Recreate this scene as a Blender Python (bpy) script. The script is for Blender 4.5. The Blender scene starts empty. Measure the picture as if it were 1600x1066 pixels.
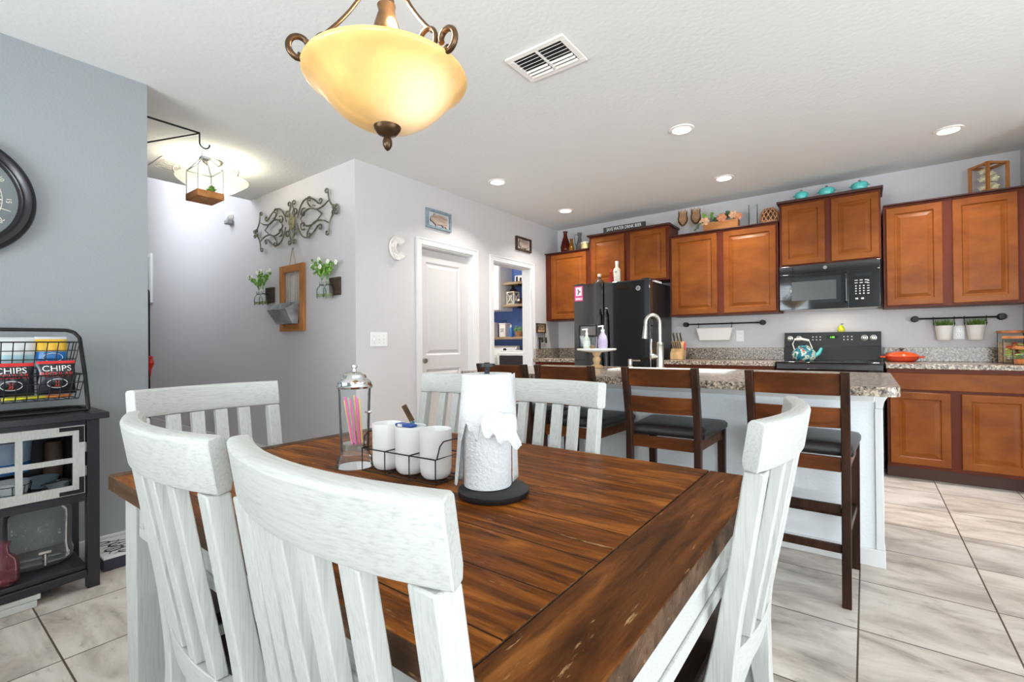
import bpy, bmesh, math, random
from mathutils import Vector, Matrix
random.seed(7)
PI = math.pi
S = bpy.context.scene
COL = S.collection

# ---------------------------------------------------------------- camera
cam_data = bpy.data.cameras.new('camera')
cam_data.sensor_width = 36.0
cam_data.lens = 36.0 * 737.95 / 1600.0
cam_data.clip_start = 0.02
camera = bpy.data.objects.new('camera', cam_data)
COL.objects.link(camera)
def _camera_matrix(yaw, pitch, roll, loc):
    cy, sy, cp, sp = math.cos(yaw), math.sin(yaw), math.cos(pitch), math.sin(pitch)
    f = Vector((sy * cp, cy * cp, sp)); r = Vector((cy, -sy, 0)); u = r.cross(f)
    cr, sr = math.cos(roll), math.sin(roll)
    r2 = r * cr + u * sr; u2 = u * cr - r * sr
    m = Matrix((r2, u2, -f)).transposed().to_4x4()
    m.translation = loc
    return m
camera.matrix_world = _camera_matrix(-.643057, .0054306, -.0087870, Vector((0, 0, 1.10)))
S.camera = camera

# ---------------------------------------------------------------- world, daylight, exposure
S.view_settings.view_transform = 'Standard'
S.view_settings.look = 'None'
S.view_settings.gamma = 1.0
S.view_settings.exposure = 0.71
S.cycles.max_bounces = 10
S.cycles.diffuse_bounces = 6
S.cycles.glossy_bounces = 4
S.cycles.transparent_max_bounces = 16
S.cycles.sample_clamp_indirect = 6.0
world = bpy.data.worlds.new('sky'); S.world = world
world.use_nodes = True
_bg = world.node_tree.nodes['Background']
_bg.inputs[0].default_value = (0.80, 0.90, 1.0, 1); _bg.inputs[1].default_value = 1.2

def area_light(name, loc, direction, sx, sy, power, color=(1, 1, 1), shape='RECTANGLE', spread=PI, parent=None):
    l = bpy.data.lights.new(name, 'AREA'); l.shape = shape; l.size = sx; l.size_y = sy
    l.energy = power; l.color = color; l.spread = spread
    o = bpy.data.objects.new(name, l); COL.objects.link(o)
    o.rotation_euler = Vector(direction).to_track_quat('-Z', 'Y').to_euler()
    o.location = loc
    if parent:
        o.parent = parent; o.location = Vector(loc) - parent.location
    return o
def point_light(name, loc, power, radius, color, parent=None):
    l = bpy.data.lights.new(name, 'POINT'); l.energy = power; l.shadow_soft_size = radius; l.color = color
    o = bpy.data.objects.new(name, l); COL.objects.link(o); o.location = loc
    if parent:
        o.parent = parent; o.location = Vector(loc) - parent.location
    return o
# daylight from windows behind, east and in the foyer, plus added fill lamps
area_light('daylight_back', (-1.89, -1.95, 1.75), (0, 1, -.05), 2.2, 1.5, 55, (.97, .985, 1))
area_light('ceiling_fill_back', (-1.89, -2.05, 1.0), (0, 1, .8), 2.2, .9, 245, (1, .985, .96))  # added lamp, aimed upward to brighten the ceiling
area_light('fill_rear_right', (1.3, -1.98, 1.7), (0, 1, -.03), 2.2, 1.5, 100, (.985, .99, 1))  # added lamp behind the added rear-right window, fills island and floor
area_light('ceiling_fill_rear_right', (1.3, -2.05, 1.0), (0, 1, .8), 2.2, .9, 210, (1, .985, .96))  # added upward lamp at the rear-right window, lifts the ceiling
area_light('daylight_east', (3.3, 1.2, 1.5), (-1, 0, -.03), 3.4, 2.1, 50, (.97, .985, 1))
area_light('ceiling_fill_east', (3.45, 1.2, .5), (-1, 0, .9), 3.4, 1.2, 140, (1, .985, .96))  # added upward lamp on the east side, also for the ceiling
area_light('daylight_foyer', (-6.5, .70, 3.8), (0, 1, -.45), 2.2, 1.8, 105, (.97, .97, 1))

sun = bpy.data.lights.new('low_sun', 'SUN'); sun.energy = .5; sun.angle = math.radians(20); sun.color = (1, .985, .96)
sun_o = bpy.data.objects.new('low_sun', sun); COL.objects.link(sun_o)
sun_o.rotation_euler = Vector((-.20, 1, -.17)).to_track_quat('-Z', 'Y').to_euler(); sun_o.location = (1.4, -6, 2.6)

# ---------------------------------------------------------------- materials
def lin(c):
    out = []
    for x in c:
        x = x / 255.0
        out.append(x / 12.92 if x <= .04045 else ((x + .055) / 1.055) ** 2.4)
    return tuple(out) + (1.0,)
def new_mat(name):
    m = bpy.data.materials.new(name); m.use_nodes = True
    nt = m.node_tree
    return m, nt, nt.nodes['Principled BSDF']
def N(nt, kind, **kw):
    n = nt.nodes.new(kind)
    for k, v in kw.items():
        if hasattr(n, k) and k not in n.inputs: setattr(n, k, v)
        else: n.inputs[k].default_value = v
    return n
def coords(nt, scale=(1, 1, 1), loc=(0, 0, 0), rot=(0, 0, 0)):
    tc = nt.nodes.new('ShaderNodeTexCoord'); mp = nt.nodes.new('ShaderNodeMapping')
    mp.inputs['Scale'].default_value = scale; mp.inputs['Location'].default_value = loc; mp.inputs['Rotation'].default_value = rot
    nt.links.new(tc.outputs['Object'], mp.inputs['Vector'])
    return mp.outputs['Vector']
def ramp(nt, fac, stops):
    r = nt.nodes.new('ShaderNodeValToRGB')
    el = r.color_ramp.elements
    while len(el) < len(stops): el.new(.5)
    for e, (p, c) in zip(el, stops):
        e.position = p; e.color = c
    nt.links.new(fac, r.inputs['Fac'])
    return r.outputs['Color']
def bump(nt, b, height, strength, dist=.01):
    n = nt.nodes.new('ShaderNodeBump'); n.inputs['Strength'].default_value = strength; n.inputs['Distance'].default_value = dist
    nt.links.new(height, n.inputs['Height']); nt.links.new(n.outputs['Normal'], b.inputs['Normal'])
def mixc(nt, fac, a, b, mode='MIX'):
    n = nt.nodes.new('ShaderNodeMix'); n.data_type = 'RGBA'; n.blend_type = mode
    for v, i in ((fac, 0), (a, 6), (b, 7)):
        if hasattr(v, 'links') or hasattr(v, 'is_linked'): nt.links.new(v, n.inputs[i])
        else: n.inputs[i].default_value = v
    return n.outputs[2]
def mat(name, rgb, rough=.5, metal=0.0, var=0.0, vscale=6.0, stretch=(1, 1, 1), bmp=0.0, bscale=60.0, coat=0.0, spec=.5, emit=0.0, emit_rgb=None):
    m, nt, b = new_mat(name)
    b.inputs['Base Color'].default_value = lin(rgb); b.inputs['Roughness'].default_value = rough; b.inputs['Metallic'].default_value = metal
    b.inputs['Coat Weight'].default_value = coat; b.inputs['Specular IOR Level'].default_value = spec
    if var:
        v = coords(nt, stretch)
        n = N(nt, 'ShaderNodeTexNoise', Scale=vscale, Detail=4.0); nt.links.new(v, n.inputs['Vector'])
        c1 = lin([max(0, x * (1 - var)) for x in rgb]); c2 = lin([min(255, x * (1 + var)) for x in rgb])
        nt.links.new(ramp(nt, n.outputs['Fac'], [(.3, c1), (.7, c2)]), b.inputs['Base Color'])
    if bmp:
        v = coords(nt, stretch)
        n = N(nt, 'ShaderNodeTexNoise', Scale=bscale, Detail=3.0); nt.links.new(v, n.inputs['Vector'])
        bump(nt, b, n.outputs['Fac'], bmp)
    if emit:
        b.inputs['Emission Color'].default_value = lin(emit_rgb or rgb); b.inputs['Emission Strength'].default_value = emit
    return m
def glass(name, tint=(255, 255, 255), body=0.0, body_rgb=(255, 255, 255), edge=.12):
    """thin clear glass: tinted see-through, mirror-like towards grazing angles"""
    m = bpy.data.materials.new(name); m.use_nodes = True; nt = m.node_tree; nt.nodes.clear()
    out = nt.nodes.new('ShaderNodeOutputMaterial')
    tr = N(nt, 'ShaderNodeBsdfTransparent'); tr.inputs['Color'].default_value = lin(tint)
    gl = N(nt, 'ShaderNodeBsdfGlossy'); gl.inputs['Roughness'].default_value = .03; gl.inputs['Color'].default_value = (1, 1, 1, 1)
    lw = N(nt, 'ShaderNodeLayerWeight', Blend=edge)
    mx = nt.nodes.new('ShaderNodeMixShader')
    nt.links.new(lw.outputs['Fresnel'], mx.inputs[0]); nt.links.new(tr.outputs[0], mx.inputs[1]); nt.links.new(gl.outputs[0], mx.inputs[2])
    last = mx
    if body:
        df = N(nt, 'ShaderNodeBsdfDiffuse'); df.inputs['Color'].default_value = lin(body_rgb)
        m2 = nt.nodes.new('ShaderNodeMixShader'); m2.inputs[0].default_value = body
        nt.links.new(mx.outputs[0], m2.inputs[1]); nt.links.new(df.outputs[0], m2.inputs[2]); last = m2
    nt.links.new(last.outputs[0], out.inputs[0])
    return m
def wood(name, dark, mid, light, scale=3.0, stretch=(1, 8, 8), rough=.4, bmp=.05, coat=0.0, spec=.16):
    m, nt, b = new_mat(name)
    b.inputs['Specular IOR Level'].default_value = spec
    v = coords(nt, stretch)
    n1 = N(nt, 'ShaderNodeTexNoise', Scale=scale, Detail=6.0, Roughness=.6, Distortion=.4); nt.links.new(v, n1.inputs['Vector'])
    c = ramp(nt, n1.outputs['Fac'], [(.28, lin(dark)), (.5, lin(mid)), (.72, lin(light))])
    nt.links.new(c, b.inputs['Base Color']); b.inputs['Roughness'].default_value = rough; b.inputs['Coat Weight'].default_value = coat
    b.inputs['Coat Roughness'].default_value = .15
    n2 = N(nt, 'ShaderNodeTexNoise', Scale=scale * 14, Detail=3.0); nt.links.new(v, n2.inputs['Vector'])
    if bmp: bump(nt, b, n2.outputs['Fac'], bmp, .004)
    return m

M = {}
M['ceiling'] = mat('ceiling_knockdown', (222, 221, 219), .9, bmp=.16, bscale=38)
M['white_wall'] = mat('white_wall_paint', (204, 200, 200), .75, bmp=.12, bscale=90)
M['grey_wall'] = mat('grey_wall_paint', (150, 154, 157), .62, bmp=.14, bscale=80)
M['hall_wall'] = mat('hall_grey_paint', (204, 200, 201), .5, bmp=.14, bscale=80)
M['trim'] = mat('white_trim_paint', (222, 221, 220), .4)
M['blue_wall'] = mat('blue_wall_paint', (88, 116, 180), .7)
M['door'] = mat('white_door_paint', (204, 200, 199), .45)
M['island_wall'] = mat('island_wall_paint', (240, 243, 245), .7, bmp=.3, bscale=70)

def floor_mat():
    m, nt, b = new_mat('marbled_tile')
    v = coords(nt, loc=(.0344, -2.232 + .0024, 0))
    br = nt.nodes.new('ShaderNodeTexBrick'); br.offset = 0.0; br.squash = 1.0
    br.inputs['Scale'].default_value = 1.0; br.inputs['Brick Width'].default_value = .4476; br.inputs['Row Height'].default_value = .462
    br.inputs['Mortar Size'].default_value = .0032; br.inputs['Mortar Smooth'].default_value = .1; br.inputs['Bias'].default_value = 0
    br.inputs['Color1'].default_value = (0, 0, 0, 1); br.inputs['Color2'].default_value = (1, 1, 1, 1); br.inputs['Mortar'].default_value = (.5, .5, .5, 1)
    nt.links.new(v, br.inputs['Vector'])
    # every tile shows another piece of the marbling
    va = nt.nodes.new('ShaderNodeVectorMath'); va.operation = 'MULTIPLY_ADD'
    nt.links.new(br.outputs['Color'], va.inputs[0]); va.inputs[1].default_value = (7, 11, 3)
    v2 = coords(nt, (1.0, 2.4, 1)); nt.links.new(v2, va.inputs[2])
    n = N(nt, 'ShaderNodeTexNoise', Scale=2.6, Detail=7.0, Roughness=.62, Distortion=.7); nt.links.new(va.outputs[0], n.inputs['Vector'])
    c = ramp(nt, n.outputs['Fac'], [(.26, lin((142, 132, 124))), (.42, lin((194, 184, 175))), (.55, lin((219, 210, 201))), (.75, lin((238, 232, 225)))])
    tint = mixc(nt, .5, c, mixc(nt, br.outputs['Color'], (.90, .84, .78, 1), (.82, .84, .86, 1)), 'MULTIPLY')
    n3 = N(nt, 'ShaderNodeTexNoise', Scale=9.0, Detail=5.0, Roughness=.7); nt.links.new(va.outputs[0], n3.inputs['Vector'])
    c2 = mixc(nt, ramp(nt, n3.outputs['Fac'], [(.60, (0, 0, 0, 1)), (.72, (.5, .5, .5, 1))]), tint, lin((118, 106, 98)))
    fin = mixc(nt, br.outputs['Fac'], c2, lin((88, 74, 64)))
    nt.links.new(fin, b.inputs['Base Color']); b.inputs['Roughness'].default_value = .42; b.inputs['Specular IOR Level'].default_value = .25
    inv = N(nt, 'ShaderNodeMath', operation='SUBTRACT'); inv.inputs[0].default_value = 1.0; nt.links.new(br.outputs['Fac'], inv.inputs[1])
    bump(nt, b, inv.outputs[0], .4, .003)
    return m
M['floor'] = floor_mat()

def granite_mat():
    m, nt, b = new_mat('speckled_granite')
    v = coords(nt)
    n = N(nt, 'ShaderNodeTexNoise', Scale=64.0, Detail=3.0, Roughness=.6); nt.links.new(v, n.inputs['Vector'])
    n2 = N(nt, 'ShaderNodeTexVoronoi', Scale=140.0); nt.links.new(v, n2.inputs['Vector'])
    c = ramp(nt, n.outputs['Fac'], [(.42, lin((30, 26, 24))), (.475, lin((92, 80, 70))), (.54, lin((150, 130, 112))), (.64, lin((198, 180, 160)))])
    c2 = mixc(nt, .35, c, ramp(nt, n2.outputs['Color'], [(.2, lin((60, 54, 50))), (.7, lin((205, 190, 172)))]))
    nt.links.new(c2, b.inputs['Base Color']); b.inputs['Roughness'].default_value = .22
    return m
M['granite'] = granite_mat()

def table_mat(name, along='x', base=((56, 27, 8), (114, 62, 18), (168, 100, 36)), seams=True):
    m, nt, b = new_mat(name)
    st = (1.1, 9, 9) if along == 'x' else (9, 1.1, 9)
    v = coords(nt, st)
    vec = v
    if seams:
        v0 = coords(nt, loc=(0, -.308, 0))
        sep = nt.nodes.new('ShaderNodeSeparateXYZ'); nt.links.new(v0, sep.inputs[0])
        dv = N(nt, 'ShaderNodeMath', operation='DIVIDE'); nt.links.new(sep.outputs['Y'], dv.inputs[0]); dv.inputs[1].default_value = .12
        fl = N(nt, 'ShaderNodeMath', operation='FLOOR'); nt.links.new(dv.outputs[0], fl.inputs[0])
        cb = nt.nodes.new('ShaderNodeCombineXYZ'); mu = N(nt, 'ShaderNodeMath', operation='MULTIPLY'); nt.links.new(fl.outputs[0], mu.inputs[0]); mu.inputs[1].default_value = 3.7
        nt.links.new(mu.outputs[0], cb.inputs['X']); nt.links.new(mu.outputs[0], cb.inputs['Z'])
        va = nt.nodes.new('ShaderNodeVectorMath'); va.operation = 'ADD'; nt.links.new(v, va.inputs[0]); nt.links.new(cb.outputs[0], va.inputs[1])
        vec = va.outputs[0]
    n = N(nt, 'ShaderNodeTexNoise', Scale=2.3, Detail=7.0, Roughness=.62, Distortion=.9); nt.links.new(vec, n.inputs['Vector'])
    c = ramp(nt, n.outputs['Fac'], [(.30, lin(base[0])), (.50, lin(base[1])), (.68, lin(base[2]))])
    n2 = N(nt, 'ShaderNodeTexNoise', Scale=9.0, Detail=5.0, Roughness=.75); nt.links.new(vec, n2.inputs['Vector'])
    c = mixc(nt, ramp(nt, n2.outputs['Fac'], [(.625, (0, 0, 0, 1)), (.69, (.6, .6, .6, 1))]), c, lin((196, 160, 112)))
    n4 = N(nt, 'ShaderNodeTexNoise', Scale=7.0, Detail=4.0); nt.links.new(vec, n4.inputs['Vector'])
    c = mixc(nt, ramp(nt, n4.outputs['Fac'], [(.30, (.75, .75, .75, 1)), (.44, (0, 0, 0, 1))]), c, lin((46, 26, 14)))
    if seams:
        fr = N(nt, 'ShaderNodeMath', operation='FRACT'); nt.links.new(dv.outputs[0], fr.inputs[0])
        sb = N(nt, 'ShaderNodeMath', operation='SUBTRACT'); nt.links.new(fr.outputs[0], sb.inputs[0]); sb.inputs[1].default_value = .5
        ab = N(nt, 'ShaderNodeMath', operation='ABSOLUTE'); nt.links.new(sb.outputs[0], ab.inputs[0])
        gt = N(nt, 'ShaderNodeMath', operation='GREATER_THAN'); nt.links.new(ab.outputs[0], gt.inputs[0]); gt.inputs[1].default_value = .488
        c = mixc(nt, gt.outputs[0], c, lin((34, 20, 12)))
    nt.links.new(c, b.inputs['Base Color']); b.inputs['Roughness'].default_value = .40; b.inputs['Specular IOR Level'].default_value = .05
    n5 = N(nt, 'ShaderNodeTexNoise', Scale=30.0, Detail=3.0); nt.links.new(vec, n5.inputs['Vector'])
    bump(nt, b, n5.outputs['Fac'], .25, .003)
    return m
M['table_top'] = table_mat('plank_top')
M['table_end'] = table_mat('breadboard_end', 'y', ((58, 31, 12), (94, 53, 22), (134, 82, 37)), False)
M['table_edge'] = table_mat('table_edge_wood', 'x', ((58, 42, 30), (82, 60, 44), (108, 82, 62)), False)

def brushed_white(name, stretch):
    m, nt, b = new_mat(name)
    v = coords(nt, stretch)
    n = N(nt, 'ShaderNodeTexNoise', Scale=40.0, Detail=4.0, Roughness=.6); nt.links.new(v, n.inputs['Vector'])
    nt.links.new(ramp(nt, n.outputs['Fac'], [(.30, lin((174, 174, 169))), (.50, lin((191, 191, 186))), (.8, lin((198, 198, 194)))]), b.inputs['Base Color'])
    b.inputs['Roughness'].default_value = .5
    bump(nt, b, n.outputs['Fac'], .25, .002)
    return m
M['white_rail'] = brushed_white('brushed_white_paint_across', (.25, 7, 7))
M['white_post'] = brushed_white('brushed_white_paint_upright', (7, 7, .25))
M['dark_seat'] = wood('dark_seat_wood', (26, 19, 16), (38, 28, 24), (52, 40, 34), rough=.35)
M['stool_dark'] = wood('espresso_wood', (30, 18, 13), (50, 31, 22), (70, 44, 31), 3, (8, 8, 1), .35)
M['stool_rail'] = wood('burnished_wood', (50, 26, 14), (92, 48, 22), (122, 68, 32), 2, (1.5, 8, 5), .35)
M['leather'] = mat('black_leather', (38, 34, 33), .38, bmp=.12, bscale=160)
M['cab_door'] = wood('stained_maple', (104, 51, 15), (128, 68, 22), (144, 83, 30), 2.2, (1.2, 2, 2.2), .38, .01, .02)
M['cab_body'] = wood('stained_maple_frame', (82, 33, 18), (96, 41, 23), (106, 49, 28), 2.2, (2, 2, .6), .4, .01, .0)
M['cab_edge'] = mat('dark_cabinet_crown', (62, 26, 18), .4)
M['cab_toe'] = mat('toe_kick_brown', (74, 42, 30), .6)
M['black_gloss'] = mat('black_gloss', (17, 17, 19), .07, coat=1.0, spec=.7)
M['black_side'] = mat('black_textured_steel', (36, 32, 32), .26, bmp=.06, bscale=240)
M['black_matte'] = mat('black_matte', (24, 24, 26), .5)
M['black_iron'] = mat('black_iron', (30, 29, 30), .45, .4)
M['console_black'] = mat('black_painted_wood', (36, 36, 42), .38, bmp=.06, bscale=90)
M['window_black'] = mat('dark_oven_glass', (36, 40, 44), .05, coat=1.0, spec=.7)
M['chrome'] = mat('chrome', (220, 220, 220), .08, 1.0)
M['nickel'] = mat('brushed_nickel', (182, 178, 170), .28, 1.0)
M['bronze'] = mat('oil_rubbed_bronze', (84, 62, 42), .32, .75, .25, 20)
M['clear'] = glass('clear_glass', (250, 252, 252), edge=.06)
M['clear_thick'] = glass('thick_clear_glass', (251, 252, 252), .025, (240, 244, 244), .14)
M['window_glass'] = glass('window_glass', (216, 221, 224))
M['pane'] = glass('cabinet_pane', (246, 248, 250), edge=.08)
M['amber_glass'] = glass('amber_glass', (250, 238, 222), .06, (190, 150, 112), .25)
M['smoke_glass'] = glass('smoky_glass', (228, 228, 228), .08, (150, 150, 150), .2)
M['red_glass'] = glass('deep_red_glass', (120, 40, 26), .55, (96, 28, 18), .3)
M['yellow_glass'] = glass('yellow_glass', (214, 160, 50), .35, (180, 120, 26), .3)
M['pink_glass'] = glass('pink_glass', (250, 224, 227), .07, (206, 140, 148), .2)
M['white_ceramic'] = mat('white_ceramic', (236, 235, 232), .3, coat=.1)
M['white_plastic'] = mat('white_plastic', (236, 235, 232), .4)
M['white_metal'] = mat('white_metal', (238, 232, 226), .45)
M['paper'] = mat('paper_towel', (220, 220, 220), .9, bmp=.5, bscale=110)
M['teal'] = mat('teal_enamel', (86, 190, 184), .22, coat=.3)
M['red_enamel'] = mat('orange_red_enamel', (206, 62, 30), .2, coat=.3)
M['galv'] = mat('galvanized_steel', (166, 169, 170), .4, .6, .2, 9)
M['oak'] = wood('honey_oak', (142, 88, 46), (172, 112, 62), (194, 136, 84), 3, (6, 6, 1), .5)
M['oak_h'] = wood('honey_oak_flat', (142, 88, 46), (172, 112, 62), (194, 136, 84), 3, (1, 6, 6), .5)
M['shelf_wood'] = wood('grey_brown_shelf_wood', (122, 102, 78), (150, 128, 100), (176, 154, 124), 3, (1, 8, 8), .6)
M['dark_wood'] = wood('weathered_dark_wood', (46, 36, 30), (70, 56, 46), (96, 80, 66), 5, (1, 8, 8), .6)
M['tan'] = mat('tan_board', (204, 168, 124), .6, var=.1)
M['rope'] = mat('twine', (166, 148, 122), .9, var=.15, vscale=120)
M['leaf'] = mat('green_leaf', (104, 146, 52), .5, var=.25, vscale=30)
M['leaf_dark'] = mat('dark_green_leaf', (66, 88, 54), .5, var=.25, vscale=30)
M['grass'] = mat('pot_grass', (96, 128, 34), .55, var=.3, vscale=60)
M['petal'] = mat('white_petal', (238, 238, 222), .6)
M['peach'] = mat('peach_petal', (222, 172, 134), .6, var=.15, vscale=40)
M['soil'] = mat('soil', (52, 40, 30), .9)
M['scroll_iron'] = mat('antiqued_iron', (112, 108, 96), .5, .5, .3, 25)
M['clock_face'] = mat('clock_face_slate', (104, 110, 112), .5, var=.08)
M['cream'] = mat('cream_paint', (226, 218, 200), .5, var=.04, vscale=8)
M['whitewash'] = brushed_white('whitewashed_door_wood', (9, 9, 1))
M['pink'] = mat('hot_pink_card', (218, 74, 140), .5)
M['green_led'] = mat('green_led', (120, 230, 60), .5, emit=1.2)
M['grey_plastic'] = mat('grey_plastic', (150, 150, 150), .5)
M['light_print'] = mat('printed_light_grey', (190, 190, 188), .5)
M['blue_plastic'] = mat('blue_plastic', (38, 78, 158), .35)
def lamp_glass(name, rgb, hot, centre, radius, base_e, hot_e):
    """alabaster shade lit by the bulb inside it: brightest where the glass lies nearest the bulb"""
    m, nt, b = new_mat(name)
    v = coords(nt)
    n = N(nt, 'ShaderNodeTexNoise', Scale=7.0, Detail=5.0, Distortion=1.6); nt.links.new(v, n.inputs['Vector'])
    c = ramp(nt, n.outputs['Fac'], [(.3, lin([x * .90 for x in rgb])), (.7, lin([min(255, x * 1.05) for x in rgb]))])
    b.inputs['Roughness'].default_value = .3
    nt.links.new(c, b.inputs['Base Color'])
    d = nt.nodes.new('ShaderNodeVectorMath'); d.operation = 'DISTANCE'; nt.links.new(v, d.inputs[0]); d.inputs[1].default_value = centre
    mr = N(nt, 'ShaderNodeMapRange'); mr.interpolation_type = 'SMOOTHSTEP'
    mr.inputs['From Min'].default_value = radius * .25; mr.inputs['From Max'].default_value = radius
    mr.inputs['To Min'].default_value = 1; mr.inputs['To Max'].default_value = 0
    nt.links.new(d.outputs['Value'], mr.inputs['Value'])
    nt.links.new(mixc(nt, mr.outputs[0], c, lin(hot)), b.inputs['Emission Color'])
    ma = N(nt, 'ShaderNodeMath', operation='MULTIPLY_ADD'); nt.links.new(mr.outputs[0], ma.inputs[0]); ma.inputs[1].default_value = hot_e; ma.inputs[2].default_value = base_e
    nt.links.new(ma.outputs[0], b.inputs['Emission Strength'])
    return m

# ---------------------------------------------------------------- mesh building
class MB:
    def __init__(s): s.v = []; s.f = []
    def add(s, vs, fs):
        b = len(s.v); s.v += [tuple(p) for p in vs]; s.f += [tuple(i + b for i in f) for f in fs]; return s
    def box(s, x0, y0, z0, x1, y1, z1):
        vs = [(x, y, z) for z in (z0, z1) for y in (y0, y1) for x in (x0, x1)]
        return s.add(vs, [(0, 2, 3, 1), (4, 5, 7, 6), (0, 1, 5, 4), (2, 6, 7, 3), (0, 4, 6, 2), (1, 3, 7, 5)])
    def loft(s, rings, cap=True, close=False):
        n = len(rings[0]); vs = [p for r in rings for p in r]; fs = []
        k = len(rings)
        for i in range(k if close else k - 1):
            a = i * n; b = ((i + 1) % k) * n
            for j in range(n): fs.append((a + j, a + (j + 1) % n, b + (j + 1) % n, b + j))
        if cap and not close: fs += [tuple(range(n))[::-1], tuple((k - 1) * n + j for j in range(n))]
        return s.add(vs, fs)
    def bar(s, p0, p1, w, h, up=(0, 0, 1), w1=None, h1=None):
        p0, p1 = Vector(p0), Vector(p1); d = (p1 - p0).normalized()
        sd = d.cross(Vector(up))
        if sd.length < 1e-4: sd = d.cross(Vector((0, 1, 0)))
        sd.normalize(); u = sd.cross(d)
        def ring(p, w, h): return [p + sd * a * w / 2 + u * b * h / 2 for a, b in ((-1, -1), (1, -1), (1, 1), (-1, 1))]
        return s.loft([ring(p0, w, h), ring(p1, w1 or w, h1 or h)])
    def tube(s, pts, r, n=8, closed=False):
        pts = [Vector(p) for p in pts]; k = len(pts)
        rs = r if isinstance(r, (list, tuple)) else [r] * k
        rings = []; prev = None
        for i, p in enumerate(pts):
            a = pts[(i - 1) % k] if closed or i else pts[i]; b = pts[(i + 1) % k] if closed or i < k - 1 else pts[i]
            t = (b - a)
            if t.length < 1e-9: t = Vector((0, 0, 1))
            t.normalize()
            if prev is None:
                q = t.cross(Vector((0, 0, 1)))
                if q.length < .05: q = t.cross(Vector((1, 0, 0)))
            else:
                q = prev - t * prev.dot(t)
            q.normalize(); prev = q; w = t.cross(q)
            rings.append([p + (q * math.cos(2 * PI * j / n) + w * math.sin(2 * PI * j / n)) * rs[i] for j in range(n)])
        return s.loft(rings, close=closed)
    def lathe(s, prof, c=(0, 0, 0), n=24, axis='z', ring=False):
        def pt(r, z, a):
            x, y = r * math.cos(a), r * math.sin(a)
            p = {'z': (x, y, z), 'x': (z, x, y), 'y': (x, z, y)}[axis]
            return (p[0] + c[0], p[1] + c[1], p[2] + c[2])
        rings = [[pt(max(r, 1e-5), z, 2 * PI * j / n) for j in range(n)] for r, z in prof]
        return s.loft(rings, cap=not ring, close=ring)
    def prism(s, poly, plane, d0, d1):
        n = len(poly)
        def P(a, b, d): return {'xz': (a, d, b), 'yz': (d, a, b), 'xy': (a, b, d)}[plane]
        return s.loft([[P(a, b, d0) for a, b in poly], [P(a, b, d1) for a, b in poly]])
    def ball(s, c, r, sc=(1, 1, 1), n=12, m=8):
        prof = [(r * math.sin(PI * i / m), -r * math.cos(PI * i / m)) for i in range(m + 1)]
        rings = [[(c[0] + max(a, 1e-5) * math.cos(2 * PI * j / n) * sc[0], c[1] + max(a, 1e-5) * math.sin(2 * PI * j / n) * sc[1], c[2] + b * sc[2]) for j in range(n)] for a, b in prof]
        return s.loft(rings)
    def text(s, txt, size, place, align='CENTER', extrude=.002, spacing=1.0, xscale=1.0):
        cu = bpy.data.curves.new('t', 'FONT'); cu.body = txt; cu.size = size; cu.align_x = align; cu.align_y = 'CENTER'; cu.extrude = extrude
        cu.space_character = spacing; cu.resolution_u = 3
        o = bpy.data.objects.new('t', cu); COL.objects.link(o)
        dg = bpy.context.evaluated_depsgraph_get(); me = bpy.data.meshes.new_from_object(o.evaluated_get(dg))
        s.add([place(v.co.x * xscale, v.co.y, v.co.z) for v in me.vertices], [tuple(p.vertices) for p in me.polygons])
        bpy.data.objects.remove(o); bpy.data.curves.remove(cu); bpy.data.meshes.remove(me)
        return s
    def xf(s, m):
        s.v = [tuple(m @ Vector(p)) for p in s.v]; return s
    def build(s, name, material, parent=None, org=None, bevel=0.0, smooth=35, label=None, seg=2):
        root = parent
        while root and root.parent: root = root.parent
        off = Vector(root.location) if root else Vector(org or (0, 0, 0))
        me = bpy.data.meshes.new(name)
        me.from_pydata([tuple(Vector(p) - off) for p in s.v], [], s.f)
        bm = bmesh.new(); bm.from_mesh(me); bmesh.ops.recalc_face_normals(bm, faces=bm.faces); bm.to_mesh(me); bm.free()
        me.materials.append(material if not isinstance(material, str) else M[material])
        if smooth:
            for p in me.polygons: p.use_smooth = True
            me.set_sharp_from_angle(angle=math.radians(smooth))
        o = bpy.data.objects.new(name, me); COL.objects.link(o)
        if parent: o.parent = parent
        else: o.location = off
        if bevel:
            bv = o.modifiers.new('bevel', 'BEVEL'); bv.width = bevel; bv.segments = seg; bv.limit_method = 'ANGLE'; bv.angle_limit = math.radians(40)
            bv.harden_normals = False
        if label: o['label'] = label
        return o
def thing(name, label, cat, loc=(0, 0, 0), group=None):
    o = bpy.data.objects.new(name, None); COL.objects.link(o); o.location = loc; o.empty_display_size = .05
    o['label'] = label; o['category'] = cat
    if group: o['group'] = group
    return o
def tag(o, label, cat, group=None):
    o['label'] = label; o['category'] = cat
    if group: o['group'] = group
    return o
def struct(o): o['kind'] = 'structure'; return o
def dup(root, loc, rotz=0.0, label=None, group=None):
    r = root.copy(); COL.objects.link(r); r.location = loc; r.rotation_euler = (0, 0, rotz)
    if label: r['label'] = label
    if group: r['group'] = group
    def rec(a, b):
        for ch in a.children:
            if ch == b: continue
            c = ch.copy(); COL.objects.link(c); c.parent = b; rec(ch, c)
    rec(root, r)
    return r
def arc(c, r, a0, a1, n=10, plane='xz', k=1.0):
    """points of an arc (degrees) in a plane, k scales the second axis"""
    out = []
    for i in range(n + 1):
        a = math.radians(a0 + (a1 - a0) * i / n); p, q = r * math.cos(a), r * math.sin(a) * k
        out.append({'xz': (c[0] + p, c[1], c[2] + q), 'yz': (c[0], c[1] + p, c[2] + q), 'xy': (c[0] + p, c[1] + q, c[2])}[plane])
    return out
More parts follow.
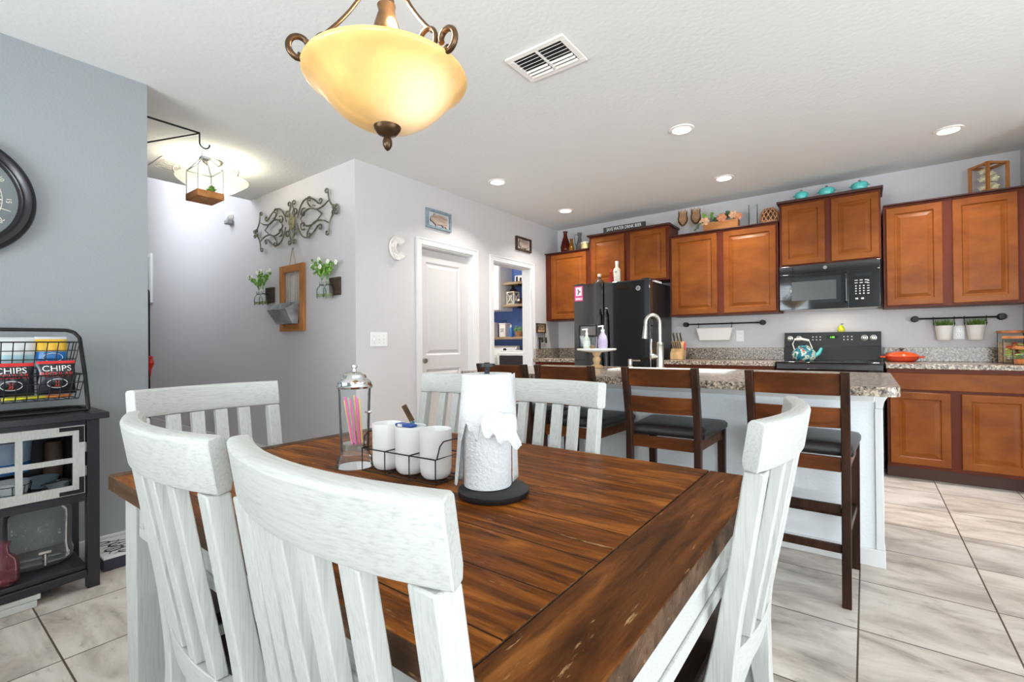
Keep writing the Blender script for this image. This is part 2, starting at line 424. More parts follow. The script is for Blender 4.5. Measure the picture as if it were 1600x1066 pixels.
def rot_about(pts, c, ang):
    ca, sa = math.cos(ang), math.sin(ang)
    return [(c[0] + (x - c[0]) * ca - (y - c[1]) * sa, c[1] + (x - c[0]) * sa + (y - c[1]) * ca, z) for x, y, z in pts]

YW, XW, CEIL = 5.45, -3.30, 2.61      # back wall, left wall, ceiling height

# ================================================================ the setting
B = lambda: MB()
struct(B().box(-9.2, -1.9, -.1, 3.2, 5.9, 0).build('floor', 'floor', smooth=0))
struct(B().box(-5.1, -1.8, CEIL, 3.1, 5.57, CEIL + .12).build('ceiling', 'ceiling', smooth=0))
struct(B().box(-5.55, 3.8, CEIL + .001, -3.42, 5.9, CEIL + .12).build('ceiling_laundry', 'ceiling', smooth=0))
struct(B().box(-9.2, .7, 5.2, -5.1, 2.5, 5.3).build('ceiling_foyer', 'ceiling', smooth=0))
struct(B().box(-3.42, YW, 0, 1.12, YW + .12, CEIL).build('wall_back', 'white_wall', smooth=0))
# left: the grey wall with the clock, the hallway opening, then the white wall with the door and the laundry opening
w = B().box(-3.42, -1.8, 0, XW, .918, CEIL)
w.box(-9.1, .80, 0, -3.42, .918, 2.73).box(-9.1, .80, 2.73, -7.4, .918, 5.2).box(-5.6, .80, 2.73, -5.1, .918, 5.2).box(-7.4, .80, 4.9, -5.6, .918, 5.2)
struct(w.build('wall_left', 'grey_wall', smooth=0))
struct(B().box(-9.1, 2.3, 0, -3.42, 2.42, 5.2).box(-3.42, 2.3, 0, -3.3006, 2.3035, CEIL).build('wall_hall', 'hall_wall', smooth=0))
struct(B().box(-9.2, .8, 0, -9.1, 2.42, 5.2).box(-5.1, .918, CEIL + .12, -5.0, 2.3, 5.2).build('wall_foyer', 'hall_wall', smooth=0))
D0, D1, DT = 3.0, 3.735, 2.03      # closed door opening
L0, L1, LT = 4.056, 4.797, 2.02    # laundry opening
w = B().box(-3.42, 2.3035, 0, XW, D0, CEIL).box(-3.42, D0, DT, XW, D1, CEIL).box(-3.42, D1, 0, XW, L0, CEIL).box(-3.42, L0, LT, XW, L1, CEIL).box(-3.42, L1, 0, XW, YW, CEIL)
struct(w.build('wall_door_side', 'white_wall', smooth=0))
struct(B().box(1.0, 4.7, 0, 1.12, YW, CEIL).box(1.12, 4.7, 0, 3.0, 4.82, CEIL).build('wall_right', 'white_wall', smooth=0))
w = B().box(3.0, -1.8, 0, 3.12, -.55, CEIL).box(3.0, -.55, 2.35, 3.12, 2.95, CEIL).box(3.0, 2.95, 0, 3.12, 4.82, CEIL)
struct(w.build('wall_east', 'white_wall', smooth=0))
WX0, WX1, WZ0, WZ1 = -2.85, -.93, .98, 2.36
w = B().box(-3.42, -1.8, 0, WX0, -1.68, CEIL).box(WX1, -1.8, 0, .35, -1.68, CEIL).box(.35, -1.8, 0, 2.30, -1.68, WZ0).box(.35, -1.8, WZ1, 2.30, -1.68, CEIL).box(2.30, -1.8, 0, 3.12, -1.68, CEIL).box(WX0, -1.8, 0, WX1, -1.68, WZ0).box(WX0, -1.8, WZ1, WX1, -1.68, CEIL)
struct(w.build('wall_rear', 'grey_wall', smooth=0))
struct(B().box(-5.55, 5.75, 0, -3.42, 5.87, CEIL).build('wall_laundry', 'blue_wall', smooth=0))
struct(B().box(-5.55, 3.8, 0, -5.43, 5.75, CEIL).box(-5.43, 3.8, 0, -3.42, 3.9, CEIL).box(-3.42, 5.57, 0, -3.34, 5.75, CEIL).build('wall_laundry_side', 'white_wall', smooth=0))
# rear window with blinds, east sliding window, added rear-right window, foyer window
def window(n, lo, hi, axis, mull):
    f = B()
    def slab(a0, z0, a1, z1, t0, t1):
        if axis == 'y': f.box(a0, t0, z0, a1, t1, z1)
        else: f.box(t0, a0, z0, t1, a1, z1)
    (a0, z0, t0), (a1, z1, t1) = lo, hi
    for q in (a0, *mull, a1 - .05): slab(q, z0, q + .05, z1, t0, t1)
    slab(a0 + .05, z0, a1 - .05, z0 + .05, t0 + .002, t1 - .002); slab(a0 + .05, z1 - .05, a1 - .05, z1, t0 + .002, t1 - .002)
    o = struct(f.build(n, 'trim', smooth=0))
    g = B(); tm = (t0 + t1) / 2
    if axis == 'y': g.box(a0 + .04, tm - .003, z0 + .04, a1 - .04, tm + .003, z1 - .04)
    else: g.box(tm - .003, a0 + .04, z0 + .04, tm + .003, a1 - .04, z1 - .04)
    g.build('window_pane', 'window_glass', o, smooth=0)
    return o
window('window_1', (WX0, WZ0, -1.79), (WX1, WZ1, -1.73), 'y', [-1.92])
window('window_2', (-.55, .02, 3.03), (2.95, 2.35, 3.09), 'x', [.6, 1.75])
window('fill_window', (.35, WZ0, -1.79), (2.30, WZ1, -1.73), 'y', [1.30])  # unseen window, added on the rear right to let fill light in
window('window_3', (-7.4, 2.73, .82), (-5.6, 4.9, .88), 'y', [-6.52])
bl = B()
for k in range(31): 
    z = WZ0 + .03 + k * .043
    bl.bar((WX0 + .03, -1.700, z), (WX1 - .03, -1.700, z), .036, .002, (0, -.35, 1))
t = thing('window_blind', 'white horizontal slat blind lowered in the rear window', 'blind', (-1.89, -1.70, WZ1))
bl.build('slats', 'white_plastic', t, smooth=0); B().box(WX0 + .02, -1.72, WZ1 - .05, WX1 - .02, -1.684, WZ1 - .004).build('head_rail', 'white_plastic', t)
# baseboards
def board(n, *boxes):
    b = B()
    for x in boxes: b.box(*x)
    struct(b.build(n, 'trim', bevel=.004))
board('baseboard_left', (-3.3, -1.6, 0, -3.286, .932, .085), (-9.0, .918, 0, -3.3, .932, .085))
board('baseboard_hall', (-9.0, 2.286, 0, -3.3, 2.3, .10), (-3.3, 2.286, 0, -3.286, D0 - .066, .085), (-3.3, D1 + .066, 0, -3.286, L0 - .066, .085))
board('baseboard_right', (1.12, 4.686, 0, 3.0, 4.70, .085))
# door and opening casings
def casing(n, y0, y1, zt):
    c = B()
    for a, b in ((y0 - .062, y0 + .002), (y1 - .002, y1 + .062)):
        c.box(XW, a, 0, XW + .016, b, zt + .062)
    c.box(XW, y0 - .0, zt, XW + .0155, y1 + .0, zt + .0615)
    for a in (y0 - .062, y1 + .047): c.box(XW + .0155, a, 0, XW + .022, a + .015, zt + .062)
    c.box(XW + .0155, y0 - .062, zt + .047, XW + .0215, y1 + .062, zt + .0618)
    # jamb lining
    c.box(-3.42, y0, 0, XW, y0 + .014, zt).box(-3.42, y1 - .014, 0, XW, y1, zt).box(-3.42, y0 + .014, zt - .014, XW, y1 - .014, zt)
    struct(c.build(n, 'trim', bevel=.002))
casing('trim_1', D0, D1, DT); casing('trim_2', L0, L1, LT)

def panel_rings(mp, mb, x0, x1, z0, z1, steps):
    """nested rectangles: steps = (inset, depth); mp maps (a, b, depth) to the world"""
    rings = []
    for ins, dep in steps:
        rings.append([mp(x0 + ins, z0 + ins, dep), mp(x1 - ins, z0 + ins, dep), mp(x1 - ins, z1 - ins, dep), mp(x0 + ins, z1 - ins, dep)])
    mb.loft(rings, cap=True)
door = struct(B().box(-3.412, D0 + .016, .01, -3.385, D1 - .016, DT - .018).build('door_1', 'door', smooth=0))
d = B(); dx = -3.385; ya, yb = D0 + .016, D1 - .016; zt = DT - .018
mp = lambda a, b, dep: (dx + dep, a, b)
for a0, a1, z0, z1 in ((ya, yb, .01, .20), (ya, yb, .86, .995), (ya, yb, zt - .12, zt), (ya, ya + .115, .20, .86), (yb - .115, yb, .20, .86), (ya, ya + .115, .995, zt - .12), (yb - .115, yb, .995, zt - .12)):
    d.box(dx, a0, z0, dx + .012, a1, z1)
d.build('door_frame_face', 'door', door, smooth=0)
for z0, z1 in ((.20, .86), (.995, zt - .12)):
    d = B(); panel_rings(mp, d, ya + .115, yb - .115, z0, z1, [(0, .0002), (0, .0115), (.014, .0005), (.024, .0005), (.05, .010)]); d.build('door_panel', 'door', door, smooth=0)
k = B().lathe([(0, 0), (.026, 0), (.026, .006), (.011, .010), (.010, .03), (.022, .036), (.027, .048), (.022, .06), (0, .063)], (dx + .0122, ya + .055, .945), 20, 'x')
k.build('door_knob', 'nickel', door)

# ---------------------------------------------------------------- ceiling fixtures
def downlight(x, y, label, power):
    t = thing('recessed_light', label, 'ceiling light', (x, y, CEIL), 'recessed ceiling lights')
    B().lathe([(.062, -.001), (.062, -.010), (.082, -.008), (.086, -.001)], (x, y, CEIL), 32, ring=True).build('trim_ring', 'white_metal', t)
    B().lathe([(0, -.0065), (.0615, -.0065), (.0615, -.002), (0, -.002)], (x, y, CEIL), 32).build('lens', mat('led_lens', (255, 252, 246), .5, emit=9.0), t)
    area_light('downlight_beam', (x, y, CEIL - .02), (0, 0, -1), .12, .12, power, (1, .96, .90), 'DISK', math.radians(125), t)
downlight(-1.03, 3.40, 'recessed ceiling light nearest the white air vent', 7.5)
downlight(-2.73, 3.44, 'recessed ceiling light in front of the closed white door', 7.5)
downlight(-2.72, 4.67, 'recessed ceiling light near the corner above the red vase', 7.5)
downlight(-1.03, 4.65, 'recessed ceiling light above the goblets on the cabinets', 7.5)
downlight(.49, 4.60, 'recessed ceiling light above the double cabinet with the wooden lantern', 7.5)

vx0, vx1, vy0, vy1 = -1.52, -1.165, 1.985, 2.245
t = thing('air_vent', 'white louvred air vent in the ceiling beside the amber bowl pendant', 'vent', ((vx0 + vx1) / 2, (vy0 + vy1) / 2, CEIL))
f = B(); zz = CEIL - .012; e = .032
f.box(vx0, vy0, zz, vx1, vy0 + e, CEIL - .001).box(vx0, vy1 - e, zz, vx1, vy1, CEIL - .001).box(vx0, vy0 + e, zz, vx0 + e, vy1 - e, CEIL - .001).box(vx1 - e, vy0 + e, zz, vx1, vy1 - e, CEIL - .001)
xm = (vx0 + vx1) / 2
f.box(xm - .007, vy0 + e, zz, xm + .007, vy1 - e, CEIL - .001)
f.build('frame', 'white_metal', t, bevel=.003)
B().box(vx0 + .02, vy0 + .02, CEIL - .003, vx1 - .02, vy1 - .02, CEIL - .0012).build('duct_opening', 'black_matte', t)
for x0, x1 in ((vx0 + e, xm - .007), (xm + .007, vx1 - e)):
    for k in range(7):
        y = vy0 + e + .014 + k * (vy1 - vy0 - 2 * e - .028) / 6
        s = 1 if k > 3 else -1
        B().bar((x0 + .001, y, CEIL - .013), (x1 - .001, y, CEIL - .013), .022 if s < 0 else .0125, .0018, (0, .75 * s, 1)).build('slat', 'white_metal', t, smooth=0)
hv = B()
for k in range(6): hv.bar((-4.72 + k * .045, 1.36, CEIL - .008), (-4.72 + k * .045, 1.57, CEIL - .008), .022, .003, (.6, 0, 1))
t = thing('hall_vent', 'white ceiling vent in the hallway behind the hanging planter', 'vent', (-4.6, 1.46, CEIL))
B().box(-4.76, 1.33, CEIL - .004, -4.44, 1.60, CEIL - .001).build('frame', 'white_metal', t, bevel=.001)
hv.build('slats', 'grey_plastic', t, smooth=0)
t = thing('motion_sensor', 'small white sensor high on the hallway wall below the ceiling edge', 'sensor', (-5.55, 2.30, 2.50))
B().lathe([(0, 0), (.045, 0), (.045, -.03), (.03, -.05), (0, -.052)], (-5.55, 2.299, 2.52), 16, 'y').build('body', 'white_plastic', t)
B().box(-5.60, 2.24, 2.43, -5.50, 2.299, 2.475).build('lens', 'grey_plastic', t, bevel=.01)

# ---------------------------------------------------------------- pendant over the dining table
PX, PY, PZ = -.985, .785, 1.662     # bottom of the bowl
t = thing('pendant_light', 'amber alabaster bowl pendant with bronze scrolls over the dining table', 'pendant light', (PX, PY, PZ))
prof = [(.030, .0), (.058, .004), (.088, .015), (.118, .034), (.143, .057), (.162, .079), (.176, .095), (.192, .107), (.203, .116), (.207, .123), (.204, .129), (.196, .126), (.183, .112), (.168, .097), (.152, .080), (.135, .060), (.112, .040), (.084, .021), (.056, .010), (.030, .007)]
bulb = (.088, .012, .072)
B().lathe(prof, (PX, PY, PZ), 64).build('glass_bowl', lamp_glass('amber_alabaster', (222, 176, 108), (255, 242, 210), bulb, .150, .13, .45), t, smooth=60)
m = B().lathe([(0, -.062), (.007, -.056), (.012, -.046), (.012, -.034), (.008, -.026), (.011, -.022), (.024, -.018), (.033, -.006), (.036, .006), (.040, .010), (.040, .016), (0, .018)], (PX, PY, PZ), 24)
m.build('finial', 'bronze', t, smooth=50)
m = B().lathe([(.009, .01), (.009, .17), (.02, .175), (.034, .20), (.038, .235), (.030, .27), (.020, .30), (.024, .315), (.012, .325), (.010, .50), (.018, .51), (.018, .53), (.008, .54), (.007, CEIL - PZ - .03)], (PX, PY, PZ), 20)
m.build('stem', 'bronze', t, smooth=50)
B().lathe([(.0, -.03), (.03, -.028), (.062, -.012), (.066, -.001), (0, -.001)], (PX, PY, CEIL), 28).build('ceiling_canopy', 'bronze', t)
for k in range(3):
    a = math.radians(3 + 120 * k); ca, sa = math.cos(a), math.sin(a)
    pts = []
    for i in range(31):       # arm: rises from the bowl, sweeps out under the rim and curls up
        u = i / 30
        r = .02 + .186 * u; z = .26 - .62 * u * (1 - u) * .45 - .125 * u
        pts.append((r, z))
    cx, cz = .200, .146
    for i in range(1, 23):    # end scroll
        th = math.radians(-100 + 300 * i / 22); rr = .033 * (1 - .55 * i / 22)
        pts.append((cx + rr * math.cos(th) + .004, cz + rr * math.sin(th) + .01))
    B().tube([(PX + r * ca, PY + r * sa, PZ + z) for r, z in pts], .0075, 8).build('scroll_arm', 'bronze', t, smooth=60)
    pts = []
    for i in range(26):
        th = math.radians(-95 + 330 * i / 25); rr = .036 * (1 - .5 * i / 25)
        pts.append((.140 + rr * math.cos(th), .175 + rr * math.sin(th)))
    B().tube([(PX + r * ca, PY + r * sa, PZ + z) for r, z in pts], .006, 8).build('inner_scroll', 'bronze', t, smooth=60)
    pts = [(.03 + .13 * u * u, .46 - .27 * u) for u in [i / 12 for i in range(13)]]
    B().tube([(PX + r * ca, PY + r * sa, PZ + z) for r, z in pts], .005, 8).build('hanger', 'bronze', t, smooth=60)
point_light('pendant_bulb', (PX + .03, PY, PZ + .27), 9, .06, (1, .86, .62), t)

# hallway bowl light
HX, HY, HZ = -4.25, 1.62, 2.345
t = thing('hall_light', 'white glass bowl light hanging from the hallway ceiling', 'ceiling light', (HX, HY, HZ))
B().lathe([(.02, 0), (.09, .008), (.16, .035), (.215, .075), (.255, .105), (.258, .112), (.245, .108), (.205, .083), (.155, .045), (.09, .018), (.02, .010)], (HX, HY, HZ), 48).build('glass_bowl', lamp_glass('cream_alabaster', (244, 242, 214), (255, 255, 246), (0, 0, .05), .22, .55, .9), t, smooth=60)
B().lathe([(0, -.03), (.012, -.022), (.02, -.004), (.026, .004), (0, .008)], (HX, HY, HZ), 16).build('finial', 'bronze', t)
B().lathe([(.008, .0), (.010, .20), (.07, .245), (.078, .262), (0, .263)], (HX, HY, HZ), 24).build('canopy', 'nickel', t)
for k in range(3):
    a = math.radians(20 + 120 * k); ca, sa = math.cos(a), math.sin(a)
    pts = [(.02 + .2 * i / 10, .19 - .09 * i / 10 * (2 - i / 10)) for i in range(11)]
    for i in range(1, 19):
        th = math.radians(-90 + 300 * i / 18); rr = .038 * (1 - .5 * i / 18); pts.append((.235 + rr * math.cos(th), .145 + rr * math.sin(th)))
    B().tube([(HX + r * ca, HY + r * sa, HZ + z) for r, z in pts], .006, 7).build('scroll_arm', 'nickel', t, smooth=60)
point_light('hall_bulb', (HX, HY, HZ + .16), 11, .06, (1, .95, .84), t)

# hanging planter on its bracket
t = thing('wall_bracket', 'black iron bracket reaching into the hallway for the hanging planter', 'bracket', (-3.53, .918, 2.42))
m = B().tube([(-3.53, .919, 2.518), (-3.53, 1.27, 2.518)], .006, 6).tube([(-3.53, .919, 2.325), (-3.53, 1.262, 2.512)], .005, 6)
hk = [(-3.53, 1.268, 2.518), (-3.53, 1.268, 2.47)] + arc((-3.53, 1.298, 2.455), .030, 180, 365, 9, 'yz')
m.tube(hk, .005, 6).box(-3.545, .9185, 2.29, -3.515, .924, 2.54)
m.build('bracket', 'black_iron', t)
GX, GY, GZ = -3.53, 1.298, 2.075
t = thing('hanging_planter', 'open metal lantern planter with wooden base hanging in the hallway opening', 'planter', (GX, GY, GZ))
pts = [(-.095, -.075), (.095, -.075), (.095, .075), (-.095, .075)]
B().box(GX - .10, GY - .08, GZ, GX + .10, GY + .08, GZ + .045).build('wooden_base', 'oak_h', t, bevel=.003)
m = B()
for x, y in pts: m.tube([(GX + x, GY + y, GZ + .03), (GX + x, GY + y, GZ + .20), (GX + x * .22, GY + y * .22, GZ + .285)], .004, 6)
m.tube([(GX + x, GY + y, GZ + .20) for x, y in pts], .003, 6, True).box(GX - .026, GY - .026, GZ + .275, GX + .026, GY + .026, GZ + .292)
m.build('wire_frame', mat('pale_grey_wire', (206, 204, 200), .5), t)
m = B().tube([(GX, GY - .018, GZ + .29), (GX, GY - .014, GZ + .33), (GX, GY - .008, GZ + .343), (GX, GY + .0, GZ + .346), (GX, GY + .008, GZ + .343), (GX, GY + .014, GZ + .33), (GX, GY + .018, GZ + .29)], .003, 6)
m.build('hanging_loop', 'galv', t)
t = thing('succulent', 'small green succulent sitting on the hanging planter base', 'plant', (GX + .06, GY + .04, GZ + .045))
m = B()
for k in range(16):
    a = k * 2.4; r = .008 + .0016 * k; z = .050 - .0020 * k
    c = Vector((GX + .045, GY + .025, GZ + .051))
    m.tube([c, c + Vector((r * .6 * math.cos(a), r * .6 * math.sin(a), z * .7)), c + Vector((r * 1.2 * math.cos(a), r * 1.2 * math.sin(a), z))], [.004, .009, .001], 6)
m.build('leaves', 'leaf', t)

# ================================================================ kitchen cabinets
def cab_door(parent, x0, x1, z0, z1, yf, th=.02, name='door', prof=None):
    """raised-panel door facing -Y, its face at yf"""
    b = B()
    mp = lambda a, z, dep: (a, yf - dep, z)
    fr = .052 if x1 - x0 > .2 else .04
    rings = [(0, -th), (0, -.003), (.003, 0), (fr, 0), (fr + .008, -.009), (fr + .016, -.009), (fr + .042, -.0015)]
    panel_rings(mp, b, x0, x1, z0, z1, rings)
    return b.build(name, 'cab_door', parent, smooth=0)
def wall_cabinet(label, x0, x1, z0, z1, doors, crown=0.012, deep=.31, group=None):
    t = thing('wall_cabinet', label, 'cabinet', ((x0 + x1) / 2, YW - deep / 2, z0), group)
    yf = YW - deep
    B().box(x0, yf, z0, x1, YW - .001, z1).build('body', 'cab_body', t, bevel=.001)
    for a, b_ in doors: cab_door(t, a, b_, z0 + .018, z1 - .022, yf - .021)
    c = B(); o = .018 if crown > .015 else .010
    c.box(x0 - (o if crown > .015 else 0), yf - .020 - o, z1, x1 + (o if crown > .015 else 0), YW - .001, z1 + crown)
    c.build('crown', 'cab_edge', t, bevel=.003)
    return t
wall_cabinet('single-door brown wall cabinet in the corner left of the fridge', -3.295, -2.672, 1.385, 2.235, [(-3.205, -2.705)])
wall_cabinet('two-door brown cabinet above the black fridge', -2.668, -1.700, 1.785, 2.375, [(-2.635, -2.215), (-2.145, -1.735)], .022)
wall_cabinet('tall two-door brown wall cabinet between fridge and microwave, goblets on top', -1.695, -.662, 1.375, 2.238, [(-1.672, -1.210), (-1.150, -.680)])
wall_cabinet('short two-door brown cabinet above the microwave, teal pots on top', -.650, .113, 1.797, 2.40, [(-.628, -.288), (-.240, .100)], .022)
wall_cabinet('tall two-door brown wall cabinet at far right, wooden lantern on top', .128, .998, 1.375, 2.238, [(.147, .502), (.562, .924)])

def base_cabinet(label, x0, x1, doors, drawers):
    t = thing('base_cabinet', label, 'cabinet', ((x0 + x1) / 2, YW - .3, 0))
    yf = YW - .60
    B().box(x0, yf, .10, x1, YW - .022, .874).build('body', 'cab_body', t, bevel=.001)
    B().box(x0, yf + .07, .0005, x1, YW - .022, .0995).build('toe_kick', 'cab_toe', t)
    for a, b_ in doors: cab_door(t, a, b_, .128, .692, yf - .021)
    for a, b_ in drawers: 
        B().box(a, yf - .021, .712, b_, yf - .0005, .842).build('drawer_front', 'cab_door', t, bevel=.004)
base_cabinet('two-door brown base cabinet with wide drawer front, right of the range', .132, .998, [(.150, .508), (.568, .930)], [(.150, .930)])
base_cabinet('brown base cabinet between fridge and range, under the knife block', -1.695, -.665, [(-1.67, -1.21), (-1.15, -.69)], [(-1.67, -1.21), (-1.15, -.69)])
base_cabinet('brown corner base cabinet left of the fridge', -3.278, -2.69, [(-3.20, -2.71)], [(-3.20, -2.71)])
def counter(label, x0, x1):
    t = thing('countertop', label, 'countertop', ((x0 + x1) / 2, YW - .3, .875))
    B().box(x0, YW - .640, .875, x1, YW - .001, .914).build('slab', 'granite', t, bevel=.004)
    B().box(x0, YW - .021, .9145, x1, YW - .001, 1.035).build('backsplash', 'granite', t, bevel=.002)
    return t
counter('speckled granite countertop right of the black range', .126, .998)
counter('speckled granite countertop between fridge and range', -1.70, -.658)
c = counter('speckled granite countertop in the corner left of the fridge', -3.299, -2.685)
B().box(-3.299, YW - .62, .9145, -3.28, YW - .022, 1.035).build('side_splash', 'granite', c, bevel=.002)

# fridge
FX0, FX1, FY, FZ = -2.655, -1.765, 4.73, 1.757
t = thing('fridge', 'black side-by-side fridge with ice dispenser between the cabinets', 'fridge', ((FX0 + FX1) / 2, 5.1, 0))
B().box(FX0 + .005, FY + .075, .03, FX1 - .005, 5.40, FZ - .02).build('body', 'black_side', t, bevel=.004)
xs = -2.292
for nm, a, b_ in (('freezer_door', FX0, xs - .004), ('fridge_door', xs + .004, FX1)):
    m = B()
    if nm == 'freezer_door':
        u0, u1, w0, w1 = -2.585, -2.385, 1.02, 1.29
        for bx in ((a, .09, u0, FZ), (u1, .09, b_, FZ), (u0, .09, u1, w0), (u0, w1, u1, FZ)): m.box(bx[0], FY, bx[1], bx[2], FY + .07, bx[3])
        m.box(u0, FY + .05, w0, u1, FY + .07, w1)
        d = m.build(nm, 'black_gloss', t, smooth=0)
        f = B(); 
        for bx in ((u0 - .012, w0 - .012, u1 + .012, w0), (u0 - .012, w1, u1 + .012, w1 + .012), (u0 - .012, w0, u0, w1), (u1, w0, u1 + .012, w1)): f.box(bx[0], FY - .006, bx[1], bx[2], FY - .0005, bx[3])
        f.build('dispenser_frame', 'black_matte', d, bevel=.002)
        B().box(u0 + .004, FY + .002, w1 - .105, u1 - .004, FY + .049, w1 - .002).build('control_panel', mat('dispenser_panel', (112, 108, 106), .35), d, bevel=.003)
        B().box(u0 + .06, FY + .03, w0 + .06, u1 - .06, FY + .0495, w1 - .115).build('dispenser_paddle', 'black_matte', d, bevel=.003)
    else:
        m.box(a, FY, .09, b_, FY + .07, FZ)
        d = m.build(nm, 'black_gloss', t, bevel=.012)
    hx = (b_ - .035) if nm == 'freezer_door' else (a + .035)
    sgn = 1
    hp = [(hx, FY - .002, 1.47)] + [(hx, FY - .012 - .040 * math.sin(PI * i / 20) ** .35, 1.46 - .86 * i / 20) for i in range(21)] + [(hx, FY - .002, .59)]
    B().tube(hp, .013, 10).build('door_handle', 'black_gloss', d)
    if nm == 'fridge_door':
        lg = B().lathe([(0, 0), (.024, 0), (.024, -.003), (0, -.003)], (-1.895, FY - .0005, 1.667), 28, 'y'); o = lg.build('round_badge', mat('silver_badge', (196, 198, 200), .35, .4), d)
        q = B().lathe([(.017, -.0035), (.0195, -.0035), (.0195, -.0046), (.017, -.0046)], (-1.895, FY - .0005, 1.667), 28, 'y')
        sp = [(-1.895 + .012 * (1 - i / 22) * math.cos(i * .42), FY - .005, 1.667 + .012 * (1 - i / 22) * math.sin(i * .42)) for i in range(20)]
        q.tube(sp, .0014, 5); q.build('badge_mark', mat('badge_mark_grey', (108, 112, 118), .4), o)
B().box(FX0 + .02, FY + .03, .005, FX1 - .02, FY + .08, .085).build('base_grille', 'black_matte', t)
for x in (FX0 + .06, FX1 - .06): B().box(x - .04, FY + .02, FZ - .0195, x + .04, FY + .12, FZ + .014).build('hinge_cover', 'black_matte', t, bevel=.004)
# pink card on the freezer door
t = thing('magnet_card', 'hot pink card with a white picture stuck to the fridge door', 'magnet', (-2.60, FY, 1.66))
B().box(-2.645, FY - .0045, 1.572, -2.542, FY - .001, 1.74).build('card', 'pink', t)
p = B().box(-2.628, FY - .006, 1.632, -2.555, FY - .0046, 1.728)
p.build('picture', mat('card_picture', (232, 226, 228), .6), t)
b = B()
for k in range(9):
    a = k * 2.1; b.ball((-2.59 + .018 * math.cos(a) * (k / 8), FY - .0065, 1.678 + .028 * math.sin(a) * (k / 8)), .009, (1, .15, 1), 8, 5)
b.build('picture_figure', mat('card_figure', (128, 92, 112), .6), t)
b = B()
for k in range(7): b.box(-2.632 + k * .0125, FY - .0055, 1.585, -2.623 + k * .0125, FY - .0046, 1.612 - .006 * (k % 2))
b.build('lettering', 'white_plastic', t)

# microwave
MX0, MX1, MY, MZ0, MZ1 = -.644, .104, 5.05, 1.386, 1.792
t = thing('microwave', 'black over-the-range microwave under the teal pots cabinet', 'microwave', ((MX0 + MX1) / 2, 5.25, MZ0))
B().box(MX0, MY + .05, MZ0 + .012, MX1, YW - .003, MZ1).build('body', 'black_side', t, bevel=.003)
dxr = -.115
m = B().box(MX0, MY, MZ0, dxr, MY + .049, MZ1 - .075); d = m.build('door', 'black_gloss', t, bevel=.004)
B().box(MX0 + .045, MY - .0018, MZ0 + .055, dxr - .055, MY - .0005, MZ1 - .115).build('window', 'window_black', d, bevel=.0006)
b = B(); panel_rings(lambda a, z, dep: (a, MY - .002 - dep, z), b, MX0 + .10, dxr - .09, MZ0 + .085, MZ1 - .15, [(0, -.0004), (0, .0008)]); b.build('mesh_screen', mat('oven_mesh', (62, 64, 66), .25), d)
h = B().tube([(dxr - .020, MY - .001, MZ1 - .10), (dxr - .020, MY - .03, MZ1 - .11), (dxr - .020, MY - .034, (MZ0 + MZ1) / 2 - .03), (dxr - .020, MY - .03, MZ0 + .06), (dxr - .020, MY - .001, MZ0 + .05)], .010, 8)
h.build('door_handle', 'black_gloss', d)
p = B().box(dxr + .002, MY, MZ0, MX1, MY + .049, MZ1 - .075).build('control_panel', 'black_gloss', t, bevel=.004)
B().box(dxr + .045, MY - .001, MZ1 - .135, MX1 - .06, MY + .001, MZ1 - .11).build('display', 'window_black', p)
b = B()
for r in range(2):
    for c_ in range(3): b.box(dxr + .042 + c_ * .035, MY - .0012, MZ1 - .175 - r * .022, dxr + .064 + c_ * .035, MY + .001, MZ1 - .168 - r * .022)
b.build('function_keys', 'light_print', p, smooth=0); b = B()
for r in range(4):
    for c_ in range(3): b.box(dxr + .046 + c_ * .027, MY - .0012, MZ0 + .115 + r * .022, dxr + .056 + c_ * .027, MY + .001, MZ0 + .125 + r * .022)
b.build('number_keys', 'light_print', p, smooth=0); b = B()
for r in range(6): b.box(dxr + .128, MY - .0012, MZ0 + .115 + r * .022, dxr + .144, MY + .001, MZ0 + .123 + r * .022)
b.build('side_keys', 'light_print', p, smooth=0); b = B()
for c_ in range(2): b.box(dxr + .046 + c_ * .04, MY - .0012, MZ0 + .07, dxr + .066 + c_ * .04, MY + .001, MZ0 + .084)
b.build('start_keys', 'light_print', p, smooth=0)
B().box(MX0, MY, MZ1 - .0735, MX1, MY + .049, MZ1).build('vent_strip', 'black_gloss', t, bevel=.004)
o = B().lathe([(0, 0), (.015, 0), (.015, -.002), (0, -.002)], (-.285, MY - .0005, MZ1 - .036), 24, 'y').build('round_badge', M['chrome'], t)
B().box(MX0 + .02, MY + .06, MZ0 + .002, MX1 - .02, YW - .02, MZ0 + .0115).build('underside_grille', 'nickel', t)
# warm cooktop lamp under the microwave
area_light('microwave_lamp', (-.27, 5.25, MZ0 - .004), (0, 0, -1), .3, .06, .5, (1, .86, .68), parent=t)

# range
RX0, RX1 = -.649, .113
t = thing('range', 'black freestanding electric range under the microwave', 'range', (-.268, 5.1, 0))
B().box(RX0 + .004, 4.83, .09, RX1 - .004, 5.425, .90).build('body', 'black_side', t)
B().box(RX0 + .01, 4.85, .001, RX1 - .01, 5.4, .0895).build('base', 'black_matte', t)
B().box(RX0, 4.775, .9005, RX1, 5.36, .921).build('cooktop', 'black_gloss', t, bevel=.006)
d = B().box(RX0 + .006, 4.795, .26, RX1 - .006, 4.829, .86).build('oven_door', 'black_gloss', t, bevel=.004)
B().tube([(RX0 + .06, 4.794, .82), (RX0 + .06, 4.75, .82), (RX1 - .06, 4.75, .82), (RX1 - .06, 4.794, .82)], .011, 8).build('door_handle', 'black_gloss', d)
B().box(RX0 + .006, 4.795, .10, RX1 - .006, 4.829, .25).build('drawer', 'black_gloss', t, bevel=.004)
g = B().prism([(5.345, .922), (5.425, .922), (5.425, 1.182), (5.395, 1.182), (5.375, 1.05), (5.372, 1.045)], 'yz', RX0 + .002, RX1 - .002)
